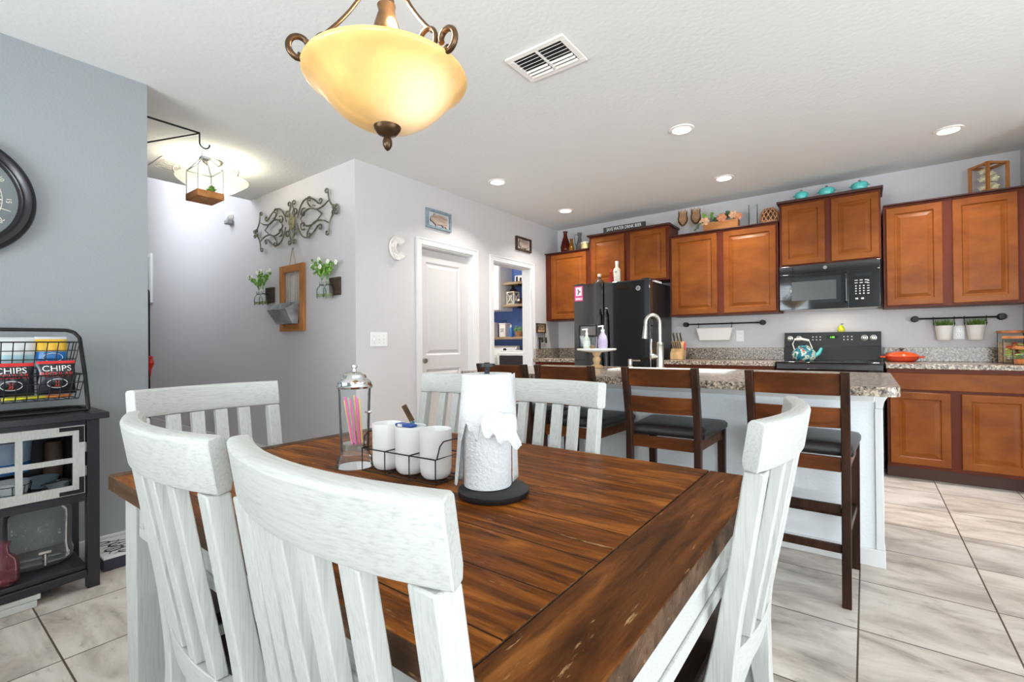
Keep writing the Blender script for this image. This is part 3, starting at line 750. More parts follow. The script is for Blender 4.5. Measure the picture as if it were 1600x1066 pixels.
g = g.build('backguard', 'black_matte', t, smooth=0)
sl = lambda z, o=0: 5.395 - (1.182 - z) / (1.182 - 1.05) * .02 - o
def knob(x, z):
    m = B().lathe([(0, -.030), (.012, -.030), (.016, -.026), (.0175, -.006), (.026, -.004), (.026, 0), (0, 0)], (x, sl(z) - .0006, z), 20, 'y'); k = m.build('knob', 'nickel', g)
    B().box(x - .002, sl(z) - .034, z - .012, x + .002, sl(z) - .0308, z + .012).build('knob_grip', 'black_matte', k)
for x in (-.145 + .135, .055): knob(x, 1.125)
for x in (-.60, -.525): knob(x, 1.125)
pm = lambda a, z, dep: (a, sl(z) - .001 - dep, z)
b = B().box(-.30, sl(1.14) - .0022, 1.116, -.21, sl(1.12) + .0, 1.150).build('display', 'window_black', g)
B().text('1:08', .022, lambda x, y, z: (-.255 + x, sl(1.133) - .0035 - z, 1.133 + y), extrude=.0004).build('display_digits', 'green_led', g, smooth=0)
for x0 in (-.415, -.125 - .045):
    b = B()
    for r in range(2):
        for c_ in range(3): b.box(x0 + c_ * .03, sl(1.11) - .0012, 1.105 + r * .028, x0 + .012 + c_ * .03, sl(1.11) + .002, 1.115 + r * .028)
    b.build('keypad', 'light_print', g, smooth=0)
b = B()
for x in (-.47, -.06):
    for y in (4.93, 5.19): b.lathe([(.085 if y < 5 else .075, 0), (.088 if y < 5 else .078, 0), (.088 if y < 5 else .078, .0006), (.085 if y < 5 else .075, .0006)], (x, y, .9212), 40, ring=True)
b.build('burner_rings', mat('burner_grey', (70, 70, 72), .3), t)

# ---------------------------------------------------------------- island
IX0, IX1 = -2.25, .052
WYF = 2.90
t = thing('kitchen_island', 'long kitchen island with pale textured front behind the stools', 'island', (-1.1, 3.2, 0))
B().box(IX0, WYF, 0.0005, IX1, WYF + .11, .866).build('knee_wall', 'island_wall', t, smooth=0)
B().box(IX0 + .005, WYF + .111, .10, IX1 - .03, 3.50, .70).box(IX0 + .005, WYF + .111, .70, -1.47, 3.50, .866).box(-.65, WYF + .111, .70, IX1 - .03, 3.50, .866).box(-1.47, 3.35, .70, -.65, 3.50, .866).build('cabinet_body', 'cab_body', t)
B().box(IX0 + .05, WYF + .111, .0005, IX1 - .06, 3.44, .099).build('toe_kick', 'cab_toe', t)
B().box(IX0 - .014, WYF - .014, .0005, IX1 + .014, WYF - .0005, .085).build('front_baseboard', 'trim', t, bevel=.003)
e = B().box(IX1 + .0005, WYF - .013, .0005, IX1 + .014, WYF + .11, .085).prism([(IX1 - .02, .77), (IX1 + .010, .77), (IX1 + .014, .80), (IX1 + .03, .83), (IX1 + .034, .8655), (IX1 - .02, .8655)], 'xz', WYF - .012, WYF + .12)
e.build('end_trim', 'trim', t, bevel=.002)
B().box(IX1 - .022, WYF - .012, .086, IX1 + .010, WYF - .0006, .769).build('corner_post', 'trim', t, bevel=.002)
B().box(IX0 + .002, WYF - .022, .80, IX1 - .02, WYF - .0005, .866).build('frieze_board', 'trim', t, bevel=.004)
for k, (a, b_) in enumerate(((IX0 + .05, -1.62), (-1.56, -.95), (-.89, -.30), (-.24, -.02))):
    bb = B(); rr = [(0, -.02), (0, 0), (.05, 0), (.058, -.008), (.07, -.008), (.095, -.001)]
    panel_rings(lambda u, z, dep: (u, 3.521 + dep, z), bb, a, b_, .13, .84, rr); bb.build('door', 'cab_door', t, smooth=0)
# worktop with a cut for the sink
SX0, SX1, SY0, SY1 = -1.42, -.70, 3.05, 3.32
CX0, CX1, CY0, CY1 = -2.29, .112, 2.455, 3.56
r = .06
out = [(CX0, CY0), (CX1 - r, CY0)] + [(CX1 - r + r * math.sin(a), CY0 + r - r * math.cos(a)) for a in [PI / 2 * i / 6 for i in range(1, 7)]] + [(CX1, CY1), (CX0, CY1)]
m = B()
# four strips around the sink: front strip carries the rounded corner
fr = [(CX0, CY0), (CX1 - r, CY0)] + [(CX1 - r + r * math.sin(a), CY0 + r - r * math.cos(a)) for a in [PI / 2 * i / 6 for i in range(1, 7)]] + [(CX1, SY0), (CX0, SY0)]
m.prism(fr, 'xy', .868, .908).box(CX0, SY1, .868, CX1, CY1, .908).box(CX0, SY0, .868, SX0, SY1, .908).box(SX1, SY0, .868, CX1, SY1, .908)
w = thing('island_countertop', 'speckled granite island countertop with overhang and rounded corner', 'countertop', (-1.1, 3.0, .868))
m.build('slab', 'granite', w, smooth=0)
t = thing('sink', 'white drop-in sink in the island countertop', 'sink', ((SX0 + SX1) / 2, (SY0 + SY1) / 2, .72))
m = B()
def rrect(x0, y0, x1, y1, z, r=.03): 
    pts = []
    for cx, cy, a0 in ((x1 - r, y1 - r, 0), (x0 + r, y1 - r, 90), (x0 + r, y0 + r, 180), (x1 - r, y0 + r, 270)):
        pts += [(cx + r * math.cos(math.radians(a0 + 15 * i)), cy + r * math.sin(math.radians(a0 + 15 * i)), z) for i in range(7)]
    return pts
x0, y0, x1, y1 = SX0, SY0, SX1, SY1
m.loft([rrect(x0 + .012, y0 + .012, x1 - .012, y1 - .012, .74), rrect(x0 + .006, y0 + .006, x1 - .006, y1 - .006, .9083), rrect(x0 - .03, y0 - .03, x1 + .03, y1 + .03, .9088), rrect(x0 - .028, y0 - .028, x1 + .028, y1 + .028, .918), rrect(x0 + .012, y0 + .012, x1 - .012, y1 - .012, .916), rrect(x0 + .03, y0 + .03, x1 - .03, y1 - .03, .76), rrect(x0 + .2, y0 + .1, x1 - .2, y1 - .1, .752)], cap=True)
m.build('basin', 'white_ceramic', t, smooth=60)
# faucet
fx, fy, fz = -1.20, 3.40, .909
t = thing('faucet', 'brushed nickel gooseneck pull-down faucet on the island', 'faucet', (fx, fy, fz))
B().lathe([(0, 0), (.031, 0), (.031, .008), (.027, .012), (.026, .06), (.025, .155), (.021, .165), (.024, .172), (.024, .186), (.018, .192), (0, .193)], (fx, fy, fz), 24).build('body', 'nickel', t, smooth=40)
R_ = .052
ux, uy = -.72, -.55; q = math.hypot(ux, uy); ux /= q; uy /= q
gp = [(0, .19), (0, .33)] + [(R_ - R_ * math.cos(a), .33 + R_ * 1.15 * math.sin(a)) for a in [PI * i / 14 for i in range(1, 14)]] + [(2 * R_, .32)]
B().tube([(fx + ux * r_, fy + uy * r_, fz + z) for r_, z in gp], .0135, 12).build('gooseneck', 'nickel', t, smooth=60)
hp = [(fx + ux * (2 * R_ + .002 * i), fy + uy * (2 * R_ + .002 * i), fz + .318 - .025 * i) for i in range(5)]
B().tube(hp, [.014, .0155, .017, .019, .021], 14).build('spray_head', 'nickel', t, smooth=60)
B().tube([(fx, fy, fz + .085), (fx + ux * .05, fy + uy * .05, fz + .088)], [.016, .016], 12).tube([(fx + ux * .05, fy + uy * .05, fz + .088), (fx + ux * .07, fy + uy * .07, fz + .088)], [.02, .018], 12).build('valve', 'nickel', t)
B().tube([(fx + ux * .064, fy + uy * .064, fz + .10), (fx + ux * .066, fy + uy * .066, fz + .155), (fx + ux * .063, fy + uy * .063, fz + .215)], .004, 8).build('lever', 'nickel', t)
sx, sy = -1.455, 3.46
t = thing('soap_pump', 'brushed nickel soap pump left of the island faucet', 'soap pump', (sx, sy, fz))
B().lathe([(0, 0), (.021, 0), (.021, .006), (.015, .010), (.0165, .055), (.013, .065), (0, .066)], (sx, sy, fz), 18).build('body', 'nickel', t)
B().tube([(sx, sy, fz + .052), (sx + .09, sy - .03, fz + .054)], .0055, 8).build('spout', 'nickel', t)
# cake stand and soaps
kx, ky = -1.655, 3.29
t = thing('cake_stand', 'round white cake stand on turned wood pedestal on the island', 'cake stand', (kx, ky, fz))
B().lathe([(0, 0), (.052, 0), (.054, .008), (.044, .016), (.026, .024), (.020, .034), (.027, .05), (.031, .062), (.026, .076), (.019, .086), (.028, .10), (.036, .118), (0, .1185)], (kx, ky, fz), 24).build('pedestal', 'tan', t, smooth=50)
B().lathe([(0, .1188), (.05, .1188), (.146, .134), (.150, .138), (.150, .145), (.146, .147), (0, .146)], (kx, ky, fz), 40).build('plate', 'white_ceramic', t, smooth=50)
pz = fz + .1475
def pump_bottle(x, y, r, h, label, mm, lmat, cap):
    t = thing('soap_bottle', label, 'soap bottle', (x, y, pz))
    B().lathe([(0, 0), (r * .92, 0), (r, .006), (r * 1.02, h * .45), (r * .86, h * .72), (r * .42, h * .92), (r * .36, h), (0, h)], (x, y, pz), 20).build('body', mm, t, smooth=50)
    B().lathe([(r * 1.03, h * .10), (r * 1.045, h * .12), (r * 1.055, h * .44), (r * .98, h * .56), (r * .97, h * .55), (r * 1.03, h * .42)], (x, y, pz), 20, ring=True).build('label_band', lmat, t)
    B().lathe([(0, h), (r * .40, h + .0005), (r * .40, h + .016), (.006, h + .018), (.006, h + .038), (0, h + .038)], (x, y, pz), 14).tube([(x + .006, y, pz + h + .04), (x - .004, y, pz + h + .042), (x - .034, y - .012, pz + h + .040)], [.008, .007, .005], 8).build('pump', cap, t)
pump_bottle(-1.715, 3.245, .026, .105, 'clear hand soap bottle with white pump, left on the cake stand', mat('clear_soap', (206, 214, 198), .2), mat('pale_label', (222, 224, 216), .5), 'white_plastic')
pump_bottle(-1.600, 3.285, .034, .128, 'lavender hand soap bottle with white pump, right on the cake stand', mat('lavender_soap', (196, 184, 206), .2), mat('lavender_label', (180, 166, 196), .5), 'white_plastic')
t = thing('votive_glass', 'ribbed clear glass tumbler between the two soap bottles', 'glass', (-1.66, 3.235, pz))
m = B(); n = 24
prof = [(.028, 0), (.031, .04), (.034, .088), (.032, .088), (.029, .04), (.025, .006)]
m.loft([[(-1.66 + r_ * (1 + .05 * math.cos(j * PI)) * math.cos(2 * PI * j / n), 3.235 + r_ * (1 + .05 * math.cos(j * PI)) * math.sin(2 * PI * j / n), pz + z) for j in range(n)] for r_, z in prof])
m.build('body', 'clear_thick', t)
tag(B().ball((-1.640, 3.185, pz + .014), .018, (1, .7, .75)).build('brown_stone', mat('brown_stone', (112, 84, 54), .5, var=.3, vscale=30), org=(-1.640, 3.185, pz)), 'small brown stone in front of the tumbler on the cake stand', 'stone')

# ================================================================ dining table
TX0, TX1, TY0, TY1, TZ = -1.625, -.212, .362, 1.315, .760
t = thing('dining_table', 'dark plank-top dining table with white legs and apron in the foreground', 'table', ((TX0 + TX1) / 2, (TY0 + TY1) / 2, 0))
th = .042
B().box(TX0 + .048, TY0, TZ - th, TX1 - .124, TY1, TZ).build('plank_top', 'table_top', t, bevel=.0025).location = (0, 0, 0)
B().box(TX1 - .1225, TY0, TZ - th, TX1, TY1, TZ).build('breadboard_end', 'table_end', t, bevel=.004)
B().box(TX0, TY0, TZ - th, TX0 + .0465, TY1, TZ).build('breadboard_end', 'table_edge', t, bevel=.004)  # duller light at this end is put into the board's darker colour
for o in t.children:      # worn wood and shade in one grey-brown colour on the top's outer edges
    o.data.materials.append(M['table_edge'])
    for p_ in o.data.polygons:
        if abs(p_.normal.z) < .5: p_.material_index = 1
LG = .085
ax0, ax1, ay0, ay1 = TX0 + .06, TX1 - .004, TY0 + .022, TY1 - .004
for x0, x1, y0, y1 in ((ax0, ax0 + LG, ay0, ay0 + .068), (ax0, ax0 + LG, .878, .956), (ax1 - .052, ax1, ay0, ay0 + LG), (ax1 - .075, ax1, ay1 - .036, ay1)):
    cx, cy, hx, hy = (x0 + x1) / 2, (y0 + y1) / 2, (x1 - x0) / 2, (y1 - y0) / 2
    B().loft([[(cx - hx * q, cy - hy * q, z), (cx + hx * q, cy - hy * q, z), (cx + hx * q, cy + hy * q, z), (cx - hx * q, cy + hy * q, z)] for q, z in ((.8, 0.0005), (1, .52), (1, TZ - th - .0005))]).build('leg', 'white_post', t, smooth=0, bevel=.003)
for nm, bx in (('apron', (ax0 + LG + .001, ay0 + .012, .615, ax1 - .054, ay0 + .034, TZ - th - .0005)), ('apron', (ax0 + LG + .001, ay1 - .034, .615, ax1 - .077, ay1 - .012, TZ - th - .0005)),
               ('apron', (ax0 + .012, ay0 + .070, .615, ax0 + .034, ay1 - .036, TZ - th - .0005)), ('apron', (ax1 - .034, ay0 + LG + .001, .615, ax1 - .012, ay1 - .042, TZ - th - .0005))):
    a = B().box(*bx).build(nm, 'white_rail', t, smooth=0, bevel=.003)
    x0, y0, z0, x1, y1, z1 = bx
    mo = B()
    if x1 - x0 > y1 - y0:
        yy = y0 - .006 if y0 < .8 else y1
        mo.box(x0 + .003, yy, z0 + .004, x1 - .003, yy + .006, z0 + .03).box(x0 + .003, yy, z1 - .03, x1 - .003, yy + .006, z1 - .004)
        mo.box(x0 + .003, yy + .0005, z0 + .03, x0 + .03, yy + .0055, z1 - .03).box(x1 - .03, yy + .0005, z0 + .03, x1 - .003, yy + .0055, z1 - .03)
    else:
        xx = x0 - .006 if x0 < -.9 else x1
        mo.box(xx, y0 + .003, z0 + .004, xx + .006, y1 - .003, z0 + .03).box(xx, y0 + .003, z1 - .03, xx + .006, y1 - .003, z1 - .004)
    mo.build('molding', 'white_rail', a, smooth=0, bevel=.002)

# ---------------------------------------------------------------- dining chairs
CH, CW = .9717, .438       # height, width of the back
def back_y(z):            # the back posts: kicked rear foot, upright at the seat, leaning back above it
    if z < .46: return -.250 - .060 * ((.46 - z) / .46) ** 1.6
    u = z - .46
    return -.250 - .16 * u + .020 * u * max(0, 1 - u / .25)
def bow(x): return -.039 * (1 - (2 * x / CW) ** 2)
def make_dining_chair(label):
    t = thing('dining_chair', label, 'chair', (0, 0, 0), 'white slat-back dining chairs')
    # top rail: bowed plank
    rings = []
    for i in range(17):
        x = -CW / 2 + CW * i / 16
        slope = .039 * 8 * x / CW ** 2 * (1 + .48 * (2 * x / CW) ** 2)
        nx, ny = -slope, 1; q = math.hypot(nx, ny); nx /= q; ny /= q
        ring = []
        for z, d in ((CH - .083, -.014), (CH - .078, -.0165), (CH - .009, -.0165), (CH - .0035, -.0135), (CH - .001, -.008), (CH, .0), (CH, .011), (CH - .005, .0165), (CH - .070, .0165), (CH - .083, .010)):
            y = back_y(z) + bow(x) + .0
            ring.append((x + nx * d, y + ny * d, z))
        rings.append(ring)
    B().loft(rings).build('top_rail', 'white_rail', t, smooth=30, bevel=.002)
    # lower back rail
    rings = []
    for i in range(13):
        x = -.174 + .348 * i / 12
        ring = []
        for z, d in ((.505, -.011), (.565, -.011), (.565, .011), (.505, .011)): ring.append((x, back_y(z) + bow(x) * .8 + d - .003, z))
        rings.append(ring)
    B().loft(rings).build('lower_rail', 'white_rail', t, smooth=30, bevel=.002)
    # slats
    for k in range(4):
        x = -.105 + .070 * k
        rings = []
        for i in range(9):
            z = .566 + (CH - .0845 - .566) * i / 8
            y = back_y(z) + bow(x) * (.8 + .2 * i / 8) - .002 * (1 - i / 8)
            rings.append([(x - .0185, y - .010, z), (x + .0185, y - .010, z), (x + .0185, y + .010, z), (x - .0185, y + .010, z)])
        B().loft(rings).build('slat', 'white_post', t, smooth=30, bevel=.002)
    # rear legs run up into the back posts
    for s in (-1, 1):
        rings = []
        for i in range(25):
            z = .0005 + (CH - .085) * i / 24
            x = s * .1945
            y = back_y(z); w = .0195
            dp = .0165 + .010 * math.exp(-((z - .44) / .12) ** 2)
            yb = bow(.1945)
            rings.append([(x - w, y + yb - dp, z), (x + w, y + yb - dp, z), (x + w, y + yb + dp, z), (x - w, y + yb + dp, z)])
        B().loft(rings).build('rear_leg', 'white_post', t, smooth=30, bevel=.003)
    # front legs, seat frame, stretchers, seat
    for s in (-1, 1):
        x = s * .178
        B().loft([[(x - q, .160 - q, z), (x + q, .160 - q, z), (x + q, .160 + q, z), (x - q, .160 + q, z)] for q, z in ((.016, .0005), (.021, .38), (.021, .444))]).build('front_leg', 'white_post', t, smooth=0, bevel=.002)
        B().box(x - .010, -.222, .385, x + .010, .138, .444).build('side_rail', 'white_rail', t, bevel=.002)
        B().box(x - .009, -.245, .20, x + .009, .140, .235).build('side_stretcher', 'white_rail', t, bevel=.002)
    B().box(-.156, .150, .385, .156, .170, .444).build('front_rail', 'white_rail', t, bevel=.002)
    B().box(-.167, -.262, .385, .167, -.242, .444).build('back_rail', 'white_rail', t, bevel=.002)
    B().box(-.168, -.042, .205, .168, -.024, .23).build('cross_stretcher', 'white_rail', t, bevel=.002)
    pr = [(-.196, .180), (.196, .180), (.198, .08), (.185, -.218), (-.185, -.218), (-.198, .08)]
    B().prism(pr, 'xy', .4445, .470).build('seat', 'dark_seat', t, bevel=.008)
    return t
def back_at(cx, cy, rz):   # place by the middle of the top of the back
    yb = back_y(CH)
    return (cx - (-math.sin(rz)) * yb, cy - math.cos(rz) * yb, 0)
chair = make_dining_chair('white slat-back dining chair nearest the camera, back centred in front of the table')
chair.location = back_at(-.5056, .2990, math.radians(-2.4)); chair.rotation_euler = (0, 0, math.radians(-2.4))
dup(chair, back_at(-.9575, .2940, math.radians(-2.7)), math.radians(-2.7), 'white dining chair left of the nearest one, its thick rail end facing the camera')
dup(chair, back_at(-1.735, .656, -PI / 2), -PI / 2, 'white dining chair at the left end of the table, before the grey hallway wall')
dup(chair, back_at(-1.385, 1.470, PI), PI, 'white dining chair half hidden behind the paper towel roll, before the white door')
dup(chair, back_at(-.900, 1.395, PI), PI, 'white dining chair across the table, right of the paper towels')
dup(chair, back_at(-.141, 1.060, PI / 2), PI / 2, 'white dining chair at the right end of the table, seen edge-on')

# ---------------------------------------------------------------- bar stools
SH = .972
def sback(z):
    if z < .62: return -.20 - .012 * (1 - z / .62)
    return -.20 - .062 * ((z - .62) / .35) ** 1.3
def make_stool(label):
    t = thing('bar_stool', label, 'stool', (0, 0, 0), 'ladder-back bar stools at the island')
    for s in (-1, 1):
        rings = []
        for i in range(19):
            z = .0005 + SH * i / 18
            x = s * (.172 + .004 * (z / SH)); y = sback(z); w = .0165; d = .019
            if z < .62: y -= .0
            rings.append([(x - w, y - d, z), (x + w, y - d, z), (x + w, y + d, z), (x - w, y + d, z)])
        B().loft(rings).build('rear_leg', 'stool_dark', t, smooth=30, bevel=.003)
        x = s * .196
        B().loft([[(x - q, .225 - q, z), (x + q, .225 - q, z), (x + q, .225 + q, z), (x - q, .225 + q, z)] for q, z in ((.0165, .0005), (.020, .6), (.020, .612))]).build('front_leg', 'stool_dark', t, smooth=0, bevel=.002)
        B().bar((s * .173, -.18, .585), (s * .192, .204, .585), .022, .055).build('side_apron', 'stool_rail', t, smooth=0, bevel=.002)
        B().bar((s * .174, -.187, .30), (s * .195, .206, .30), .018, .032).build('side_stretcher', 'stool_dark', t, smooth=0, bevel=.002)
    for z0, z1, nm in ((SH - .098, SH - .006, 'ladder_rail'), (SH - .235, SH - .150, 'ladder_rail')):
        rings = []
        for i in range(13):
            x = -.159 + .318 * i / 12; b = -.014 * (1 - (x / .159) ** 2)
            rings.append([(x, sback(z) + b + d, z) for z, d in ((z0, -.009), (z1, -.009), (z1, .009), (z0, .009))])
        B().loft(rings).build(nm, 'stool_rail', t, smooth=30, bevel=.002)
    B().box(-.157, sback(.58) - .010, .553, .157, sback(.58) + .010, .612).build('rear_apron', 'stool_rail', t, bevel=.002)
    B().box(-.175, .215, .557, .175, .235, .612).build('front_apron', 'stool_rail', t, bevel=.002)
    for z in (.40, .235): B().box(-.156, sback(z) - .008, z - .017, .156, sback(z) + .008, z + .017).build('rear_stretcher', 'stool_dark', t, bevel=.002)
    B().box(-.176, .214, .24, .176, .236, .275).build('footrest', 'stool_dark', t, bevel=.002)
    # cushion: padded leather seat
    rings = []
    for ins, z in ((.006, .6125), (0, .622), (0, .640), (.010, .655), (.04, .664), (.10, .667)):
        pts = []
        for (px, py), (qx, qy) in zip(((.222, .252), (-.222, .252), (-.200, -.176), (.200, -.176)), ((-.222, .252), (-.200, -.176), (.200, -.176), (.222, .252))):
            for k in range(6):
                u = k / 6; x, y = px + (qx - px) * u, py + (qy - py) * u
                cx, cy = 0, .03; f = 1 - ins / .21
                pts.append((cx + (x - cx) * f, cy + (y - cy) * f, z))
        rings.append(pts)
    B().loft(rings).build('seat_cushion', 'leather', t, smooth=60)
    return t
def stool_at(xl, y): return (xl, y, 0)
st = make_stool('dark ladder-back bar stool farthest right, at the island corner')
st.location = (-.245, 2.595, 0)
dup(st, (-.845, 2.605, 0), math.radians(1.5), 'dark ladder-back bar stool second from right, its seat in full view')
dup(st, (-1.392, 2.605, 0), 0, 'dark ladder-back bar stool second from left, behind the far white dining chair')
dup(st, (-1.845, 2.605, 0), 0, 'dark ladder-back bar stool farthest left, behind the paper towel roll')

# ================================================================ on the table
tz = TZ + .0006
# straw dispenser
jx, jy = -1.152, .797
t = thing('straw_dispenser', 'glass straw dispenser with domed chrome lid on the table', 'straw dispenser', (jx, jy, tz))
B().lathe([(0, 0), (.050, 0), (.051, .010), (.041, .035), (.039, .05), (.0405, .10), (.0435, .20), (.0445, .218), (.0425, .218), (.0385, .10), (.037, .05), (.037, .036), (0, .034)], (jx, jy, tz), 24).build('jar', 'clear_thick', t, smooth=40)
l = B().lathe([(0, .2185), (.049, .2185), (.050, .224), (.046, .232), (.046, .237), (.040, .243), (.034, .247), (.030, .256), (.018, .263), (.006, .266), (.005, .272), (.009, .278), (.006, .284), (0, .285)], (jx, jy, tz), 28).build('lid', 'chrome', t, smooth=30)
B().lathe([(0, .048), (.0355, .048), (.0355, .064), (0, .064)], (jx, jy, tz), 20).build('lifter_plate', 'nickel', t)
B().tube([(jx + .044, jy + .004, tz + .155), (jx + .058, jy + .005, tz + .155)], .003, 6).ball((jx + .061, jy + .005, tz + .155), .005).build('lifter_knob', 'chrome', t)
cols = {'pink': mat('straw_pink', (236, 92, 168), .4), 'yellow': mat('straw_yellow', (240, 208, 120), .4), 'green': mat('straw_green', (168, 214, 150), .4)}
for k, cn in enumerate(('pink', 'yellow', 'pink', 'yellow', 'green', 'yellow', 'pink', 'pink')):
    a = 2 * PI * k / 8; x0, y0 = jx + .010 + .012 * math.cos(a), jy + .014 * math.sin(a); x1, y1 = jx - .012 + .018 * math.cos(a), jy + .022 * math.sin(a)
    o = B().tube([(x0, y0, tz + .0645), (x1, y1, tz + .195 - .006 * (k % 3))], .003, 7).build('straw', cols[cn], org=(x0, y0, tz + .0645))
    tag(o, {'pink': 'pink plastic straw standing in the glass straw dispenser', 'yellow': 'yellow plastic straw standing in the glass straw dispenser', 'green': 'pale green plastic straw standing in the glass straw dispenser'}[cn], 'straw', {'pink': 'pink straws in the dispenser', 'yellow': 'yellow straws in the dispenser', 'green': 'green straw in the dispenser'}[cn])
# caddy with three cups
ca = math.radians(4); cu, cv = Vector((math.cos(ca), math.sin(ca), 0)), Vector((-math.sin(ca), math.cos(ca), 0))
o0 = Vector((-1.088, .775, tz)); LL, WW, HH = .262, .100, .062
P = lambda u, v, z: o0 + cu * u + cv * v + Vector((0, 0, z))
t = thing('cup_caddy', 'black wire caddy holding three white cups on the table', 'caddy', tuple(o0))
m = B(); rr = .0017
m.tube([P(0, 0, HH), P(LL, 0, HH), P(LL, WW, HH), P(0, WW, HH)], rr, 6, True).tube([P(0, 0, .003), P(LL, 0, .003), P(LL, WW, .003), P(0, WW, .003)], rr, 6, True)
for u in (0, LL / 3, 2 * LL / 3, LL):
    m.tube([P(u, 0, HH), P(u, 0, .002), P(u, WW, .002), P(u, WW, HH)], rr, 6)
    if 0 < u < LL: m.tube([P(u, 0, HH), P(u, WW, HH)], rr, 6)
for k in range(1, 4): m.tube([P(0, WW * k / 4, .003), P(LL, WW * k / 4, .003)], rr * .8, 5)
m.build('wire_frame', 'black_iron', t)
for u in (0, LL):
    s = 1 if u else -1
    B().tube([P(u, .005, HH), P(u + s * .004, .012, HH + .030), P(u + s * .004, .025, HH + .040), P(u + s * .004, WW - .025, HH + .040), P(u + s * .004, WW - .012, HH + .030), P(u, WW - .005, HH)], rr, 6).build('handle', 'black_iron', t)
names = ['white ceramic cup at the left end of the wire caddy', 'white ceramic cup with the blue knife, middle of the wire caddy', 'white ceramic cup at the right end of the wire caddy']
cups = []
for k in range(3):
    c = P(LL * (k + .5) / 3, WW / 2, .0052)
    q = B().lathe([(0, 0), (.030, 0), (.037, .008), (.0395, .022), (.0405, .118), (.040, .121), (.0375, .121), (.0365, .118), (.0365, .024), (.033, .012), (0, .010)], tuple(c), 32).build('cup', 'white_ceramic', org=tuple(c), smooth=40)
    tag(q, names[k], 'cup', 'white cups in the wire caddy'); cups.append(c)
c = cups[1]
t = thing('butter_knife', 'blue-handled knife leaning in the middle white cup', 'knife', tuple(c + Vector((0, 0, .02))))
B().tube([c + Vector((-.008, .010, .020)), c + Vector((-.014, .018, .116)), c + Vector((-.016, .02, .128))], [.004, .006, .006], 8).build('handle', mat('teal_handle', (46, 112, 122), .3), t)
B().bar(c + Vector((-.016, .02, .128)), c + Vector((-.05, .02, .168)), .014, .0022, (.8, -.6, 0)).build('blade', 'bronze', t)
t = thing('napkin_strip', 'folded blue and white packet lying on the middle cup', 'packet', tuple(c + Vector((0, 0, .1215))))
m = B().box(c.x - .028, c.y - .030, c.z + .1215, c.x + .034, c.y - .006, c.z + .129); m.build('packet', 'blue_plastic', t, bevel=.003)
B().box(c.x - .012, c.y - .0335, c.z + .1222, c.x + .002, c.y - .0302, c.z + .1288).build('white_tip', 'white_plastic', t)
# paper towels on holder
px, py = -.690, .825
t = thing('towel_holder', 'black round-base paper towel holder on the table', 'paper towel holder', (px, py, tz))
B().lathe([(0, 0), (.076, 0), (.080, .006), (.080, .014), (.074, .019), (0, .019)], (px + .015, py + .002, tz), 40).build('base', 'black_matte', t, smooth=40)
B().tube([(px, py, tz + .0195), (px, py, tz + .281)], .006, 10).build('rod', 'black_matte', t)
B().lathe([(0, .2815), (.007, .2815), (.008, .287), (.0185, .288), (.0185, .294), (.007, .295), (.006, .297), (0, .297)], (px, py, tz), 20).build('knob', 'black_matte', t)
t = thing('paper_towel_roll', 'white paper towel roll with a loose torn sheet on the black holder', 'paper towels', (px, py, tz + .02))
m = B(); z0, z1 = tz + .021, tz + .272
m.lathe([(.0200, z0), (.053, z0), (.054, z0 + .004), (.054, z1 - .003), (.053, z1), (.0200, z1), (.0195, z1 - .001), (.0195, z0 + .001)], (px, py, 0), 48, ring=True)
m.build('roll', 'paper', t, smooth=40)
B().lathe([(.0192, z0), (.0192, z1 - .002), (.0175, z1 - .002), (.0175, z0)], (px, py, 0), 24, ring=True).build('cardboard_tube', mat('cardboard', (150, 120, 90), .9), t)
def sheet(pts_fn, nu, nv, name, thick=.0012, zlow=None):
    vs = []; fs = []
    for i in range(nu + 1):
        for j in range(nv + 1): vs.append(pts_fn(i / nu, j / nv))
    for i in range(nu):
        for j in range(nv):
            a = i * (nv + 1) + j; fs.append((a, a + 1, a + nv + 2, a + nv + 1))
    o = B().add(vs, fs).build(name, 'paper', t, smooth=70)
    so = o.modifiers.new('solidify', 'SOLIDIFY'); so.thickness = thick; so.offset = 0
    return o
vdir = Vector((px, py, 0)).normalized(); side = Vector((vdir.y, -vdir.x, 0))       # from the camera side towards the roll, and to its right
cc = Vector((px, py, 0))
def front_sheet(u, v):    # loose outer sheet hanging around the front; torn wavy lower edge
    a = math.radians(-205 + 245 * u)
    r = .0555 + .004 * math.sin(u * 9) * v + .016 * v * math.exp(-((u - .10) / .12) ** 2) + .010 * v * math.exp(-((u - .86) / .1) ** 2)
    low = .70 if u < .17 else (.50 + .05 * math.sin(u * 40) + .03 * math.sin(u * 90))
    if u < .17: low = .985
    elif u < .22: low = .985 - (u - .17) / .05 * .46
    z = z1 - (z1 - z0) * v * low
    d = side * math.cos(a) + vdir * math.sin(a)
    p = cc + d * r
    return (p.x, p.y, z)
sheet(front_sheet, 80, 26, 'outer_sheet')
def torn_flap(u, v):
    p = cc - vdir * (.058 + .012 * v + .020 * u * v) + side * (-.012 + .068 * u + .012 * v * u)
    z = z1 - .075 - .050 * v - .028 * u - .008 * math.sin(u * 17) * v + .018 * u * (1 - v)
    return (p.x + .003 * math.sin(v * 8), p.y + .003 * math.sin(u * 9), z)
sheet(torn_flap, 24, 12, 'torn_flap')
def right_sheet(u, v):
    p = cc + side * (.0560 + .016 * u * (0.6 + .4 * v)) - vdir * (.010 - .055 * u)
    return (p.x, p.y, z1 - .002 - (z1 - z0 - .008) * v - .004 * u * v)
sheet(right_sheet, 10, 20, 'side_sheet')

